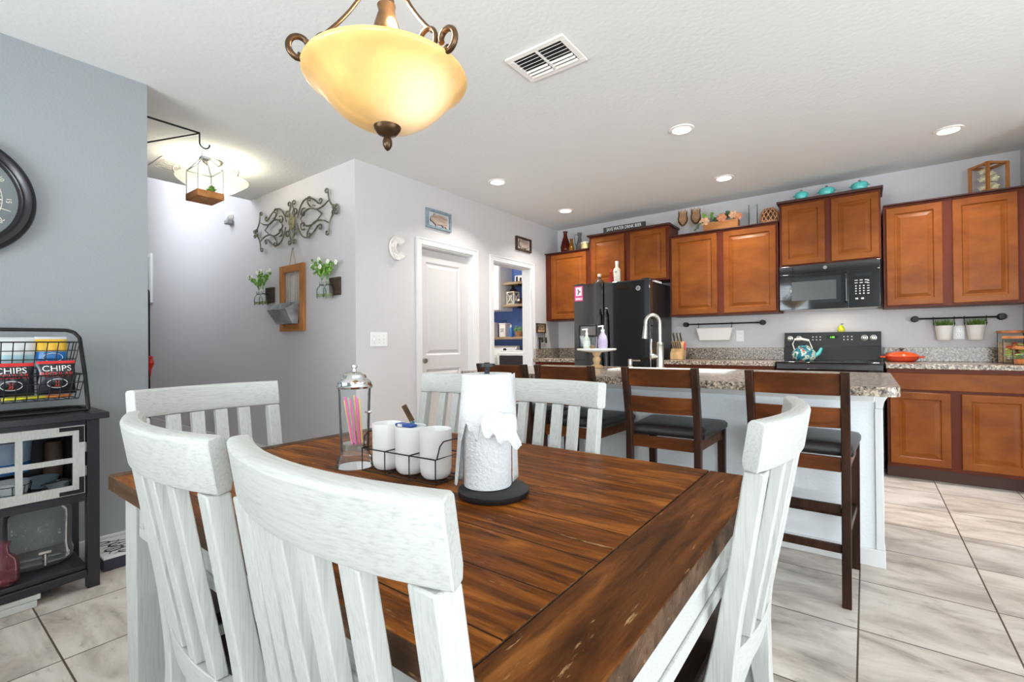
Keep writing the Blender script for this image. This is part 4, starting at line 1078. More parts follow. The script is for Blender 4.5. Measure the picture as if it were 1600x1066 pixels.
# ================================================================ console against the grey wall
KX0, KX1, KY0, KY1, KT = -3.278, -2.845, -.36, .605, .800
t = thing('console_cabinet', 'black console cabinet with whitewashed glass doors against the grey wall', 'cabinet', ((KX0 + KX1) / 2, (KY0 + KY1) / 2, 0))
B().box(KX0, KY0 - .03, KT - .028, KX1 + .03, KY1 + .03, KT).build('top', 'console_black', t, bevel=.003)
for x in (KX0 + .003, KX1 - .045):
    for y in (KY0, KY1 - .045): B().box(x, y, .0005, x + .045, y + .045, KT - .0285).build('leg', 'console_black', t, bevel=.003)
m = B().box(KX0 + .05, KY0 + .046, .42, KX1 - .012, KY1 - .046, .435)                      # cabinet floor
m.box(KX0 + .004, KY0 + .046, .42, KX0 + .016, KY1 - .046, KT - .0285)                     # back
m.box(KX0 + .05, KY1 - .06, .435, KX1 - .046, KY1 - .046, KT - .0285).box(KX0 + .05, KY0 + .046, .435, KX1 - .046, KY0 + .06, KT - .0285)
m.box(KX1 - .030, KY0 + .046, KT - .060, KX1 - .012, KY1 - .046, KT - .0285).box(KX1 - .030, KY0 + .046, .400, KX1 - .012, KY1 - .046, .42)
m.build('case', 'console_black', t, smooth=0)
sh = [(KX0 + .02, KY1 - .046), (KX0 + .02, KY0 + .046), (KX1 - .01, KY0 + .046)] + [(KX1 - .012 + .030 * math.sin(PI * i / 14), KY0 + .046 + (KY1 - KY0 - .092) * i / 14) for i in range(1, 14)] + [(KX1 - .01, KY1 - .046)]
B().prism(sh, 'xy', .090, .112).build('lower_shelf', 'console_black', t, smooth=30, bevel=.003)
B().prism([(x + (.014 if x > -2.9 else 0), y) for x, y in sh], 'xy', .055, .0895).build('shelf_apron', 'console_black', t, smooth=30, bevel=.004)
def glazed_door(y0, y1, z0, z1):
    x = KX1 - .0115; d = thing_part = None
    f = B(); st = .040
    f.box(x, y0, z0, x + .018, y0 + st, z1).box(x, y1 - st, z0, x + .018, y1, z1).box(x, y0 + st, z0, x + .018, y1 - st, z0 + st).box(x, y0 + st, z1 - st, x + .018, y1 - st, z1)
    ym, zm = (y0 + y1) / 2, (z0 + z1) / 2
    f.box(x + .002, ym - .011, z0 + st, x + .016, ym + .011, z1 - st).box(x + .002, y0 + st, zm - .011, x + .016, ym - .011, zm + .011).box(x + .002, ym + .011, zm - .011, x + .016, y1 - st, zm + .011)
    d = f.build('door', 'whitewash', t, smooth=0)
    for a0, a1 in ((y0 + st, ym - .011), (ym + .011, y1 - st)):
        for b0, b1 in ((z0 + st, zm - .011), (zm + .011, z1 - st)): B().box(x + .006, a0 + .0006, b0 + .0006, x + .009, a1 - .0006, b1 - .0006).build('pane', 'pane', d, smooth=0)
    for yy, s in ((y1, -1), (y0, 1)):
        for zz, q in ((z1, -1), (z0, 1)):
            c = B().box(x + .0182, min(yy + s * .003, yy + s * .085), min(zz + q * .003, zz + q * .020), x + .0205, max(yy + s * .003, yy + s * .085), max(zz + q * .003, zz + q * .020))
            c.box(x + .0182, min(yy + s * .003, yy + s * .020), min(zz + q * .02, zz + q * .075), x + .0205, max(yy + s * .003, yy + s * .020), max(zz + q * .02, zz + q * .075))
            for a, b_ in ((.012, .012), (.045, .012), (.075, .012), (.012, .04), (.012, .065)): c.ball((x + .0208, yy + s * a, zz + q * b_), .0035, (1, 1, 1), 6, 4)
            c.build('corner_bracket', 'black_iron', d)
    for zz in (z1 - .10, z0 + .10): B().tube([(x + .016, y1 + .003, zz - .022), (x + .016, y1 + .003, zz + .022)], .0045, 6).build('hinge', 'nickel', d)
glazed_door(.135, .552, .442, .748)
glazed_door(-.300, .130, .442, .748)
# what stands inside and below
cz = .4356
t = thing('enamel_pot', 'white and blue pot behind the console door, upper left pane', 'pot', (-3.08, .35, cz))
B().lathe([(0, .10), (.07, .10), (.080, .115), (.088, .235), (.091, .238), (.091, .243), (.086, .243), (.076, .12), (0, .118)], (-3.10, .33, cz), 28).build('bowl', mat('blue_white_enamel', (190, 208, 224), .25), t)
B().lathe([(.0805, .104), (.0825, .106), (.0840, .150), (.082, .150)], (-3.10, .33, cz), 28, ring=True).build('blue_band', mat('blue_glaze', (60, 120, 190), .25), t)
B().lathe([(0, 0), (.085, 0), (.085, .004), (.03, .010), (.03, .092), (.075, .0995), (0, .0995)], (-3.10, .33, cz), 24).build('stand', 'black_iron', t)
t = thing('wire_basket', 'small wire basket with white liner behind the console door, lower left pane', 'basket', (-2.97, .345, cz))
B().lathe([(0, .012), (.050, .012), (.062, .085), (.066, .088), (.060, .086), (.046, .018), (0, .018)], (-2.955, .33, cz), 20).build('liner', 'white_ceramic', t)
m = B()
for k in range(10):
    a = 2 * PI * k / 10; m.tube([(-2.955 + r_ * math.cos(a), .33 + r_ * math.sin(a), cz + z) for r_, z in ((.054, .002), (.067, .075))], .0015, 5)
for r_, z in ((.054, .003), (.061, .04), (.0675, .075)): m.tube([(-2.955 + r_ * math.cos(2 * PI * j / 20), .33 + r_ * math.sin(2 * PI * j / 20), cz + z) for j in range(20)], .0015, 5, True)
m.build('wire_frame', 'black_iron', t)
o = B().lathe([(0, 0), (.040, .004), (.060, .045), (.063, .045), (.044, .0), (0, -.004)], (-3.135, .455, cz + .005), 28).build('bowl', mat('grey_blue_glaze', (186, 204, 212), .3), org=(-3.135, .455, cz)); tag(o, 'grey blue bowl behind the right panes of the console door', 'bowl')
t = thing('glass_jar', 'clear glass jar lying on its side behind the console door', 'jar', (-2.94, .475, cz))
m = B().lathe([(0, -.05), (.030, -.05), (.032, -.04), (.032, .035), (.024, .045), (.024, .06), (.021, .06), (.021, .04), (.029, .03), (.029, -.042), (0, -.044)], (0, 0, 0), 18, 'y'); m.v = rot_about(m.v, (0, 0), .5); m.v = [(x - 2.93, y + .475, z + cz + .0335) for x, y, z in m.v]
m.build('body', 'clear_thick', t)
o = B().lathe([(0, .0), (.025, 0), (.041, .035), (.044, .035), (.029, -.002), (0, -.003)], (-3.015, .492, cz + .0045), 20).build('dish', 'white_ceramic', org=(-3.015, .492, cz)); tag(o, 'small white dish behind the lower right pane of the console door', 'dish')
o = B().lathe([(0, 0), (.032, 0), (.036, .03), (.036, .17), (.032, .20), (0, .205)], (-3.222, .508, cz), 20).build('canister', mat('brown_canister', (150, 116, 92), .5, var=.2), org=(-3.222, .508, cz)); tag(o, 'brown canister at the back behind the upper right pane', 'canister')
# beverage dispenser, bottles on the lower shelf
sx, sy, sz = -3.06, .432, .1126
t = thing('drink_dispenser', 'large clear glass drink dispenser with metal spigot on the console shelf', 'drink dispenser', (sx, sy, sz))
B().lathe([(0, 0), (.105, 0), (.118, .012), (.119, .04), (.112, .075), (.114, .20), (.110, .235), (.090, .255), (.088, .272), (.083, .272), (.085, .252), (.104, .232), (.108, .20), (.106, .075), (.112, .04), (.110, .016), (0, .010)], (sx, sy, sz), 40).build('jar', 'clear_thick', t, smooth=50)
B().lathe([(0, .2725), (.092, .2725), (.094, .276), (.094, .289), (0, .292)], (sx, sy, sz), 32).build('lid', 'galv', t)
m = B(); rnd = random.Random(3)
for k in range(26):
    a = rnd.uniform(-1.0, .9); z = sz + rnd.uniform(.10, .21); m.ball((sx + .1135 * math.cos(a), sy + .1135 * math.sin(a), z), rnd.uniform(.004, .010), (1, 1, 1.4), 7, 5)
o = m.build('raised_ornament', 'clear_thick', t); o['kind'] = 'stuff'
m = B().tube([(sx + .117, sy, sz + .055), (sx + .150, sy, sz + .055)], .008, 10).tube([(sx + .145, sy, sz + .075), (sx + .145, sy, sz + .025)], [.009, .007], 10).bar((sx + .145, sy - .02, sz + .082), (sx + .145, sy + .02, sz + .082), .008, .010)
m.build('spigot', 'chrome', t)
o = B().lathe([(0, 0), (.048, 0), (.055, .010), (.056, .075), (.048, .105), (.026, .125), (.023, .150), (.030, .172), (.027, .172), (.020, .150), (.023, .124), (.045, .103), (.052, .075), (.051, .013), (0, .008)], (-2.90, .298, sz), 28).build('bottle', 'pink_glass', org=(-2.90, .298, sz), smooth=50); tag(o, 'pink glass bottle on the console shelf before the drink dispenser', 'bottle')
t = thing('decanter', 'dark rimmed clear bottle at the left picture edge on the console shelf', 'bottle', (-3.02, .205, sz))
B().lathe([(0, 0), (.05, 0), (.052, .01), (.052, .12), (.022, .16), (.020, .21), (.017, .21), (.019, .16), (.048, .118), (.048, .012), (0, .008)], (-3.02, .205, sz), 24).build('body', 'clear_thick', t, smooth=50)
B().lathe([(0, .2105), (.022, .2105), (.036, .235), (.036, .242), (0, .24)], (-3.02, .205, sz), 20).build('stopper', 'black_matte', t)
for k, (z0, z1) in enumerate(((.0005, .030), (.0310, .052))):
    o = B().box(-3.22, -.22, z0, -2.825, .395 + .01 * k, z1).build('grey_panel', mat('pale_grey_panel', (196, 198, 192), .5), org=(-3.0, .1, z0), bevel=.002)
    tag(o, ['lower pale grey panel on the floor under the console', 'upper pale grey panel of the two under the console'][k], 'panel')
t = thing('floor_box', 'low dark box with black and white scroll pattern on top, beside the console leg', 'box', (-3.10, .76, 0))
B().box(-3.27, .645, .0005, -2.985, .885, .058).build('base', mat('dark_violet_plastic', (58, 54, 72), .5), t, bevel=.004)
B().box(-3.27, .645, .0585, -2.98, .885, .072).build('lid', 'white_plastic', t, bevel=.003)
m = B()
for k in range(4):
    cx, cy = -3.20 + .06 * k, .70 + .035 * (k % 2)
    pts = [(cx + (.012 + .0022 * i) * math.cos(i * .5 + k), cy + (.010 + .0030 * i) * math.sin(i * .5 + k), .0735) for i in range(17)]
    m.tube(pts, [.002 + .004 * math.sin(PI * i / 16) for i in range(17)], 6)
    m.tube([(cx + .02, cy - .045, .0735), (cx - .005, cy + .02, .0735), (cx + .03, cy + .10, .0735)], [.002, .006, .002], 6)
m.v = [(min(max(x, -3.265), -2.985), min(max(y, .65), .88), .0725 + (z - .0735) * .15) for x, y, z in m.v]
o = m.build('scroll_pattern', 'black_matte', t); o['kind'] = 'stuff'

# snack rack on the console
rz = KT + .0006
t = thing('snack_rack', 'two-tier black wire rack of snack bags on the console', 'rack', (-3.05, .28, rz))
RY0, RY1 = -.03, .583
m = B()
for y, s in ((RY0, 1), (RY1, -1)):
    pass
fr = [(-2.93, RY1, rz + .008), (-2.99, RY1, rz + .17), (-3.07, RY1 - .004, rz + .345)] + [(-3.085 - .004 * i, RY1 - .006 - .012 * i, rz + .362 + .021 * math.sin(i * PI / 8)) for i in range(1, 5)]
fl = [(x, RY0 + RY1 - y, z) for x, y, z in fr]
m.tube(fr + fl[::-1], .0085, 10)
m.build('frame', 'black_iron', t, smooth=60)
bs = [(-2.93, RY1, rz + .008), (-3.10, RY1 - .005, rz + .008), (-3.13, RY1 - .035, rz + .008), (-3.13, RY0 + .035, rz + .008), (-3.10, RY0 + .005, rz + .008), (-2.93, RY0, rz + .008)]
B().tube(bs, .0075, 8, True).build('base_loop', 'black_iron', t)
def wire_bin(zb, zt, xb, xf, lean):
    """open wire bin: back at xb, front at xf (bottom), front rim pushed out by lean"""
    ya, yb = RY0 + .012, RY1 - .012; r_ = .0022; m = B()
    m.tube([(xb, ya, zt), (xf + lean, ya, zt), (xf + lean, yb, zt), (xb, yb, zt)], .0035, 6, True).tube([(xb, ya + .02, zb), (xf, ya + .02, zb), (xf, yb - .02, zb), (xb, yb - .02, zb)], r_, 6, True)
    n = 16
    for k in range(n + 1):
        u = k / n; y0 = ya + .02 + (yb - ya - .04) * u; y1 = ya + (yb - ya) * u
        m.tube([(xb, y0, zb), (xf, y0, zb), (xf + lean, y1, zt)], r_, 5)
    for q in (1 / 3, 2 / 3):
        m.tube([(xb, ya + .02 * (1 - q), zb + (zt - zb) * q), (xf + lean * q, ya + .02 * (1 - q), zb + (zt - zb) * q), (xf + lean * q, yb - .02 * (1 - q), zb + (zt - zb) * q), (xb, yb - .02 * (1 - q), zb + (zt - zb) * q)], r_, 5, True)
    for x in (xb + (xf - xb) * .33, xb + (xf - xb) * .66):
        for yy, y2 in ((yb - .02, yb), (ya + .02, ya)): m.tube([(x, yy, zb), (x, y2, zt)], r_, 5)
    m.build('wire_bin', 'black_iron', t)
wire_bin(rz + .205, rz + .325, -3.20, -3.035, .012)
wire_bin(rz + .062, rz + .175, -3.16, -2.945, .020)
def bag(label, cy, zc, w, h, xc, cols_, lettering=None, tilt=.25, thick=.035, group=None):
    """crimped pillow bag facing +X; cols_: colours of its horizontal bands from the bottom up"""
    t2 = thing('snack_bag', label, 'snack bag', (xc, cy, zc - h / 2), group)
    def surf(u, v, side=1):
        b_ = (max(0, 1 - (2 * u - 1) ** 2) ** .55) * (max(0, math.sin(PI * min(max(v, 0), 1))) ** .6) * thick
        b_ += .0022 * math.sin(u * 19 + v * 7) * math.sin(PI * v)
        z = zc - h / 2 + h * v
        return (xc + side * b_ * (1 if side > 0 else .7) - tilt * h * (v - .5), cy - w / 2 + w * u, z)
    nu, nv = 18, 22; nb = len(cols_); first = None
    for k, (v0, v1, cm) in enumerate(cols_):
        m = B(); rings = []
        ns = max(3, int(nv * (v1 - v0)))
        for i in range(ns + 1):
            v = v0 + (v1 - v0) * i / ns
            rings.append([surf(u / nu, v, 1) for u in range(nu + 1)] + [surf(u / nu, v, -1) for u in range(nu - 1, 0, -1)])
        m.loft(rings); m.build('film', cm, t2, smooth=60)
    for txt, uc, vc, size, cm, xs in lettering or ():
        m = B()
        def place(x, y, z, uc=uc, vc=vc):
            u = uc + x / w; v = vc + y / h
            p = surf(min(max(u, .01), .99), min(max(v, .02), .98), 1); return (p[0] + .0022 + z, p[1], p[2])
        if txt == 'oval':
            for (a, b_, cc2) in ((.034, .020, 'ring'),):
                pts = [place(a * math.cos(2 * PI * j / 28), b_ * math.sin(2 * PI * j / 28), .0004) for j in range(28)]
                m.tube(pts, .0016, 5, True)
            m.build('emblem_ring', cm, t2)
        else:
            m.text(txt, size, place, extrude=.0004, xscale=xs); m.build('lettering', cm, t2, smooth=0)
    return t2
c_black = mat('bag_black', (34, 34, 44), .25, coat=.2); c_red = mat('bag_red', (214, 44, 40), .3); c_white = mat('bag_white', (226, 228, 230), .3, var=.06); c_blue = mat('bag_blue', (30, 116, 190), .28)
c_yel = mat('bag_yellow', (238, 190, 60), .28, var=.08); c_teal = mat('bag_pale_teal', (170, 206, 214), .3, var=.1); c_pur = mat('bag_purple', (58, 54, 150), .3); c_or = mat('bag_orange', (226, 130, 54), .3, var=.15); c_lem = mat('bag_lemon', (232, 222, 60), .3, var=.1)
white_ink = mat('white_ink', (240, 240, 240), .4); red_ink = mat('red_ink', (222, 46, 40), .4)
let = [('CHIPS', .5, .77, .036, white_ink, 1.05), ('REGULAR', .5, .60, .028, red_ink, .92), ('oval', .5, .33, 0, white_ink, 1), ('JJ', .5, .33, .028, red_ink, 1.2)]
bz = rz + .066
bag('black chips bag with red top at the left in the lower tier of the rack', .336, bz + .075 + .018, .148, .146, -2.988, [(0, .1, c_black), (.1, .90, c_black), (.90, 1, c_red)], let, .08, .026)
bag('black chips bag with red top at the right in the lower tier of the rack', .482, bz + .078 + .018, .130, .152, -2.986, [(0, .1, c_black), (.1, .92, c_black), (.92, 1, c_red)], let, .08, .026)
bag('lemon yellow snack packet lying at the bottom left of the lower tier', .385, bz + .009, .15, .016, -3.00, [(0, 1, c_lem)], None, 0, .035)
bag('orange snack packet lying at the bottom right of the lower tier', .488, bz + .009, .10, .016, -3.00, [(0, 1, c_or)], None, 0, .035)
uz = rz + .209
bag('white and pale teal snack bag in the upper tier of the rack', .365, uz + .070, .135, .138, -3.10, [(0, .42, c_teal), (.42, 1, c_white)], None, .2)
bag('blue and yellow snack bag at the right end of the upper tier', .484, uz + .072, .112, .140, -3.10, [(0, .50, c_blue), (.50, .92, c_yel), (.92, 1, c_white)], [('oval', .5, .30, 0, white_ink, 1)], .2)
bag('purple snack bag at the left picture edge in the upper tier', .225, uz + .068, .135, .134, -3.095, [(0, 1, c_pur)], None, .2)

# ---------------------------------------------------------------- clock
ky, kz, kr = .168, 1.807, .293
t = thing('wall_clock', 'big round black-rimmed clock with roman numerals on the grey wall', 'clock', (XW, ky, kz))
B().lathe([(kr - .062, .012), (kr - .058, .030), (kr - .050, .036), (kr - .044, .034), (kr - .036, .044), (kr - .020, .050), (kr - .006, .042), (kr, .022), (kr - .004, .001), (kr - .062, .001)], (XW, ky, kz), 72, 'x', ring=True).build('rim', mat('dark_bronze_rim', (40, 36, 40), .3, .3), t, smooth=50)
B().lathe([(0, .002), (kr - .0625, .002), (kr - .0625, .012), (0, .012)], (XW, ky, kz), 64, 'x').build('dial', 'clock_face', t)
ink = mat('dial_ink_cream', (226, 218, 196), .6)
def on_dial(ang, rad):
    ca, sa = math.cos(ang), math.sin(ang)      # ang clockwise from 12 as seen from the room
    def place(x, y, z):
        px_, py_ = x, rad + y                  # text upright along the radius
        yy = px_ * ca + py_ * sa; zz = -px_ * sa + py_ * ca
        return (XW + .0128 + z, ky + yy, kz + zz)
    return place
for k, s in enumerate(('XII', 'I', 'II', 'III', 'IIII', 'V', 'VI', 'VII', 'VIII', 'IX', 'X', 'XI')):
    B().text(s, .058, on_dial(2 * PI * k / 12, .118), extrude=.0004, xscale=.72).build('numeral', ink, t, smooth=0)
    B().text(str(5 * k if k else 60), .026, on_dial(2 * PI * k / 12, .198), extrude=.0004).build('minute_number', ink, t, smooth=0)
m = B()
for r_ in (.160, .176): m.lathe([(r_, .0124), (r_ + .0022, .0124), (r_ + .0022, .0132), (r_, .0132)], (XW, ky, kz), 64, 'x', ring=True)
for k in range(60):
    a = 2 * PI * k / 60; m.bar((XW + .0128, ky + .161 * math.sin(a), kz + .161 * math.cos(a)), (XW + .0128, ky + .175 * math.sin(a), kz + .175 * math.cos(a)), .002 if k % 5 else .005, .0008, (1, 0, 0))
o = m.build('minute_track', ink, t, smooth=0); o['kind'] = 'stuff'
for a, l_, wd, nm in ((math.radians(104), .21, .006, 'minute_hand'), (math.radians(312), .13, .009, 'hour_hand')):
    h = 0.018 if nm == 'minute_hand' else .0155
    B().bar((XW + h, ky - .03 * math.sin(a), kz - .03 * math.cos(a)), (XW + h, ky + l_ * math.sin(a), kz + l_ * math.cos(a)), wd, .0015, (1, 0, 0), wd * .4, .0015).build(nm, ink, t, smooth=0)
B().lathe([(0, .0125), (.010, .0125), (.010, .021), (0, .022)], (XW, ky, kz), 20, 'x').build('hub', ink, t)

# ================================================================ hallway wall
HYW = 2.30
def spiral(cx, cz, r0, r1, a0, a1, n=22):
    out = []
    for i in range(n + 1):
        u = i / n; a = math.radians(a0 + (a1 - a0) * u); r_ = r0 + (r1 - r0) * u
        out.append((cx + r_ * math.cos(a), cz + r_ * math.sin(a)))
    return out
def bez(p0, p1, p2, p3, n=14):
    return [tuple((1 - u) ** 3 * a + 3 * u * (1 - u) ** 2 * b_ + 3 * u * u * (1 - u) * c_ + u ** 3 * d for a, b_, c_, d in zip(p0, p1, p2, p3)) for u in [i / n for i in range(n + 1)]]
ax, az = -4.232, 2.235
t = thing('scroll_wall_art', 'wide antiqued iron scrollwork wall art on the hallway wall', 'wall art', (ax, HYW, az))
def iron(lines, name, r_=.0075, y=-.028):
    for sx_ in (1, -1):
        for k, pts in enumerate(lines):
            n = len(pts)
            B().tube([(ax + sx_ * p[0], HYW + y - .004 * (k % 2), az + p[1] * .86) for p in pts], [r_ * (1 if 2 < i < n - 3 else .8) for i in range(n)], 6).build(name, 'scroll_iron', t, smooth=60)
L = []
# long curls out from the middle to the tips, above and below
for s in (1, -1):
    L.append([(x, s * z) for x, z in bez((.10, .03), (.16, .22), (.28, .26), (.44, .115)) + spiral(.475, .135, .032, .012, 200, 560)[2:]])
    L.append([(x, s * z) for x, z in bez((.70, .01), (.64, .06), (.60, .10), (.60, .20)) + spiral(.575, .205, .026, .010, 0, 320)[2:]])
    L.append([(x, s * z) for x, z in bez((.60, .11), (.50, .05), (.36, .02), (.27, .16)) + spiral(.30, .185, .034, .012, 230, -130)[2:]])
    L.append([(x, s * z) for x, z in bez((.16, .0), (.22, .10), (.34, .13), (.50, .0))])
    L.append([(x, s * z) for x, z in spiral(.20, .065, .012, .05, 420, 60)])
iron(L, 'scroll')
L = []
for s in (1, -1):
    L.append([(x, s * z) for x, z in bez((.012, .03), (.09, .09), (.02, .15), (.015, .19)) + spiral(.042, .205, .030, .010, 200, -150)[2:]])
    L.append([(x, s * z) for x, z in spiral(.07, .10, .045, .012, 190, -170)])
iron(L, 'centre_scroll')
m = B()
for k in range(8):
    a = k * PI / 4; m.ball((ax + .032 * math.cos(a), HYW - .030, az + .045 * math.sin(a)), .022, (1, .4, 1.3), 8, 6)
m.ball((ax, HYW - .036, az), .022, (1, .5, 1), 10, 6); m.build('rosette', mat('antique_gold', (142, 136, 100), .5, .4), t)
for sx_ in (1, -1):
    for k in range(4):
        a = k * PI / 2 + PI / 4; B().tube([(ax + sx_ * (.695 + q[0]), HYW - .03, az + q[1]) for q in spiral(.032 * math.cos(a), .032 * math.sin(a), .024, .008, math.degrees(a) + 180, math.degrees(a) + 520)], .007, 6).build('end_flower_petal', 'scroll_iron', t)
for x in (-.35, .35): B().tube([(ax + x, HYW - .001, az + .10), (ax + x, HYW - .028, az + .10)], .005, 6).build('wall_stud', 'scroll_iron', t)
# frame with mail bin
fx0, fx1, fz0, fz1 = -4.46, -4.045, 1.232, 1.848
t = thing('mail_organizer', 'honey wood frame with twine hanging on the hallway wall', 'wall organizer', (-4.25, HYW, fz0))
m = B(); bw = .062
m.box(fx0, HYW - .032, fz0, fx0 + bw, HYW - .006, fz1).box(fx1 - bw, HYW - .032, fz0, fx1, HYW - .006, fz1)
m.build('side_board', 'oak', t, bevel=.002)
for z in (fz0, fz1 - .065): B().box(fx0 + bw, HYW - .030, z, fx1 - bw, HYW - .007, z + .065).build('cross_board', 'oak_h', t, bevel=.002)
B().tube([(-4.31, HYW - .012, fz1), (-4.255, HYW - .010, fz1 + .155), (-4.20, HYW - .012, fz1)], .004, 6).build('hanging_twine', 'rope', t)
for x in (-4.325, -4.29, -4.20, -4.165): B().tube([(x, HYW - .018, fz1 - .066), (x, HYW - .018, fz0 + .066)], .0035, 6).build('twine', 'rope', t)
B().tube([(-4.255, HYW - .001, fz1 + .154), (-4.255, HYW - .012, fz1 + .156)], .004, 6).build('nail', 'black_iron', t)
t = thing('mail_bin', 'galvanized metal pocket on the front of the honey wood frame', 'bin', (-4.25, HYW - .10, 1.31))
x0, x1, zb, zt_ = -4.435, -4.095, 1.300, 1.470; yb = HYW - .0335; yf = HYW - .165
m = B()
outer = [[(x0 + .03, yb, zb), (x1 - .03, yb, zb), (x1 - .03, yb - .055, zb), (x0 + .03, yb - .055, zb)], [(x0, yb, zt_ + .03), (x1, yb, zt_ + .03), (x1, yf, zt_ - .045), (x0, yf, zt_ - .045)]]
inner = [[(x0 + .004, yb - .003, zt_ + .03), (x1 - .004, yb - .003, zt_ + .03), (x1 - .004, yf + .004, zt_ - .045), (x0 + .004, yf + .004, zt_ - .045)], [(x0 + .034, yb - .003, zb + .004), (x1 - .034, yb - .003, zb + .004), (x1 - .034, yb - .051, zb + .004), (x0 + .034, yb - .051, zb + .004)]]
m.loft(outer + inner); m.build('pocket', 'galv', t, smooth=0)
B().tube([(x0, yb - .002, zt_ + .031), (x0, yf, zt_ - .044), (x1, yf, zt_ - .044), (x1, yb - .002, zt_ + .031)], .004, 6).build('rolled_rim', 'galv', t)
# bottle vases on plaques
def flowers(cx, cy, cz_, label, seed, white):
    r_ = random.Random(seed); t = thing('flower_bunch', label, 'flowers', (cx, cy, cz_))
    for k in range(10):
        dx_, dz_ = -.16 + .32 * k / 9 + r_.uniform(-.02, .02), r_.uniform(.08, .20) 
        tip = Vector((cx + dx_ * 1.0, cy - r_.uniform(-.01, .05), cz_ + dz_))
        bx_ = cx + (-.045 if k % 2 else .045)
        base = Vector((bx_, cy, cz_ - .035)); neck = Vector((bx_, cy, cz_ + .012))
        mid = (neck + tip) / 2 + Vector((0, 0, .02))
        B().tube([base, neck, mid, tip], .0022, 5).build('stem', 'leaf', t)
        m = B()
        for j in range(7):
            u = .35 + .09 * j; p = neck.lerp(tip, u) + Vector((r_.uniform(-.02, .02), r_.uniform(-.015, .015), r_.uniform(-.005, .02)))
            m.ball(p, r_.uniform(.012, .022), (1, .5, .8), 6, 4)
        m.build('leaf_spray', 'leaf', t)
        if white or k % 2:
            m = B()
            for j in range(6):
                a = j * PI / 3; m.ball((tip.x + .013 * math.cos(a), tip.y - .004, tip.z + .013 * math.sin(a)), .0095, (1, .6, 1), 7, 5)
            m.ball((tip.x, tip.y - .012, tip.z), .006, (1, 1, 1), 6, 4); m.build('blossom', 'petal', t)
for cx, cz_, who in ((-4.735, 1.535, 'left'), (-3.625, 1.535, 'right')):
    t = thing('bottle_plaque', 'dark wood plaque with two clear bottle vases on the hallway wall, %s of the frame' % who, 'vase holder', (cx, HYW, cz_))
    B().box(cx - .02, HYW - .022, cz_ - .015, cx + .13, HYW - .001, cz_ + .135).build('plaque', 'dark_wood', t, bevel=.003)
    for dx_, dy_ in ((-.045, -.075), (.045, -.070)):
        B().lathe([(0, 0), (.036, 0), (.040, .008), (.040, .065), (.034, .085), (.018, .105), (.017, .125), (.022, .135), (.019, .135), (.014, .122), (.014, .106), (.031, .083), (.036, .064), (.036, .010), (0, .006)], (cx + dx_, HYW + dy_, cz_ - .04), 20).build('bottle', 'clear_thick', t, smooth=50)
        B().lathe([(0, .007), (.035, .011), (.035, .035), (0, .035)], (cx + dx_, HYW + dy_, cz_ - .04), 16).build('water', glass('stem_water_' + who + str(dx_ > 0), (214, 226, 170), .25, (176, 190, 120)), t)
        B().tube([(cx + dx_ + .019 * math.cos(a), HYW + dy_ + .019 * math.sin(a), cz_ + .072) for a in [2 * PI * i / 14 for i in range(14)]], .0022, 5, True).tube([(cx + dx_, HYW + dy_ + .019, cz_ + .072), (cx + .03, HYW - .022, cz_ + .075)], .0022, 5).build('wire_loop', 'black_iron', t)
    flowers(cx, HYW - .072, cz_ + .10, 'white blossoms and green sprigs in the %s bottle vases of the hallway' % who, 11 if who == 'left' else 23, who == 'left')
# dark-framed piece and white frame at the far end of the hallway
t = thing('hall_tree', 'dark rounded panel at the far end of the hallway beside the wall corner', 'furniture', (-6.35, 1.72, 0))
pr = [(1.55, 0.0005), (1.7855, 0.0005), (1.7855, 1.70)] + [(1.7855 - .05 + .05 * math.cos(a), 1.70 + .05 * math.sin(a)) for a in [PI / 2 * i / 5 for i in range(1, 6)]] + [(1.55, 1.75)]
B().prism(pr, 'yz', -6.40, -6.35).build('panel', 'dark_seat', t, bevel=.004)
B().box(-6.352 + .0025, 1.60, 0.42, -6.20, 1.78, .47).build('ledge', 'dark_seat', t, bevel=.004)
o = B().tube([(-6.33, 1.776, .84), (-6.31, 1.782, .92), (-6.33, 1.780, 1.00)], [.012, .03, .008], 8).ball((-6.32, 1.781, .98), .022).tube([(-6.325, 1.778, .84), (-6.325, 1.776, .76)], [.012, .004], 6).build('red_ornament', mat('red_fabric', (196, 44, 40), .6), org=(-6.32, 1.78, .84)); tag(o, 'small red ornament hanging on the dark panel at the far end of the hallway', 'ornament')
t = thing('picture_frame', 'narrow edge of a white picture frame beyond the hallway corner', 'picture', (-8.9, 2.29, 2.0))
B().box(-9.0, 2.272, 1.72, -8.05, 2.299, 2.42).build('frame', 'trim', t, bevel=.003)
B().box(-8.95, 2.268, 1.77, -8.10, 2.2718, 2.37).build('picture', 'light_print', t)

# ================================================================ white wall with the door
def on_left(y0, z0):      # text flat on the wall, read from the room: x runs to +Y
    return lambda x, y, z: (XW + z, y0 + x, z0 + y)
t = thing('switch_plate', 'white triple light switch plate on the white wall left of the door', 'light switch', (XW, 2.523, 1.145))
B().box(XW + .0005, 2.437, 1.085, XW + .007, 2.609, 1.205).build('plate', 'white_plastic', t, bevel=.002)
for k in range(3):
    y = 2.477 + .046 * k
    B().box(XW + .0073, y - .005, 1.138, XW + .0165, y + .005, 1.152).build('toggle', 'white_plastic', t, bevel=.001)
m = B()
for k in range(3):
    for z in (1.115, 1.175): m.ball((XW + .0072, 2.477 + .046 * k, z), .003, (.5, 1, 1), 6, 4)
m.build('screws', 'nickel', t)
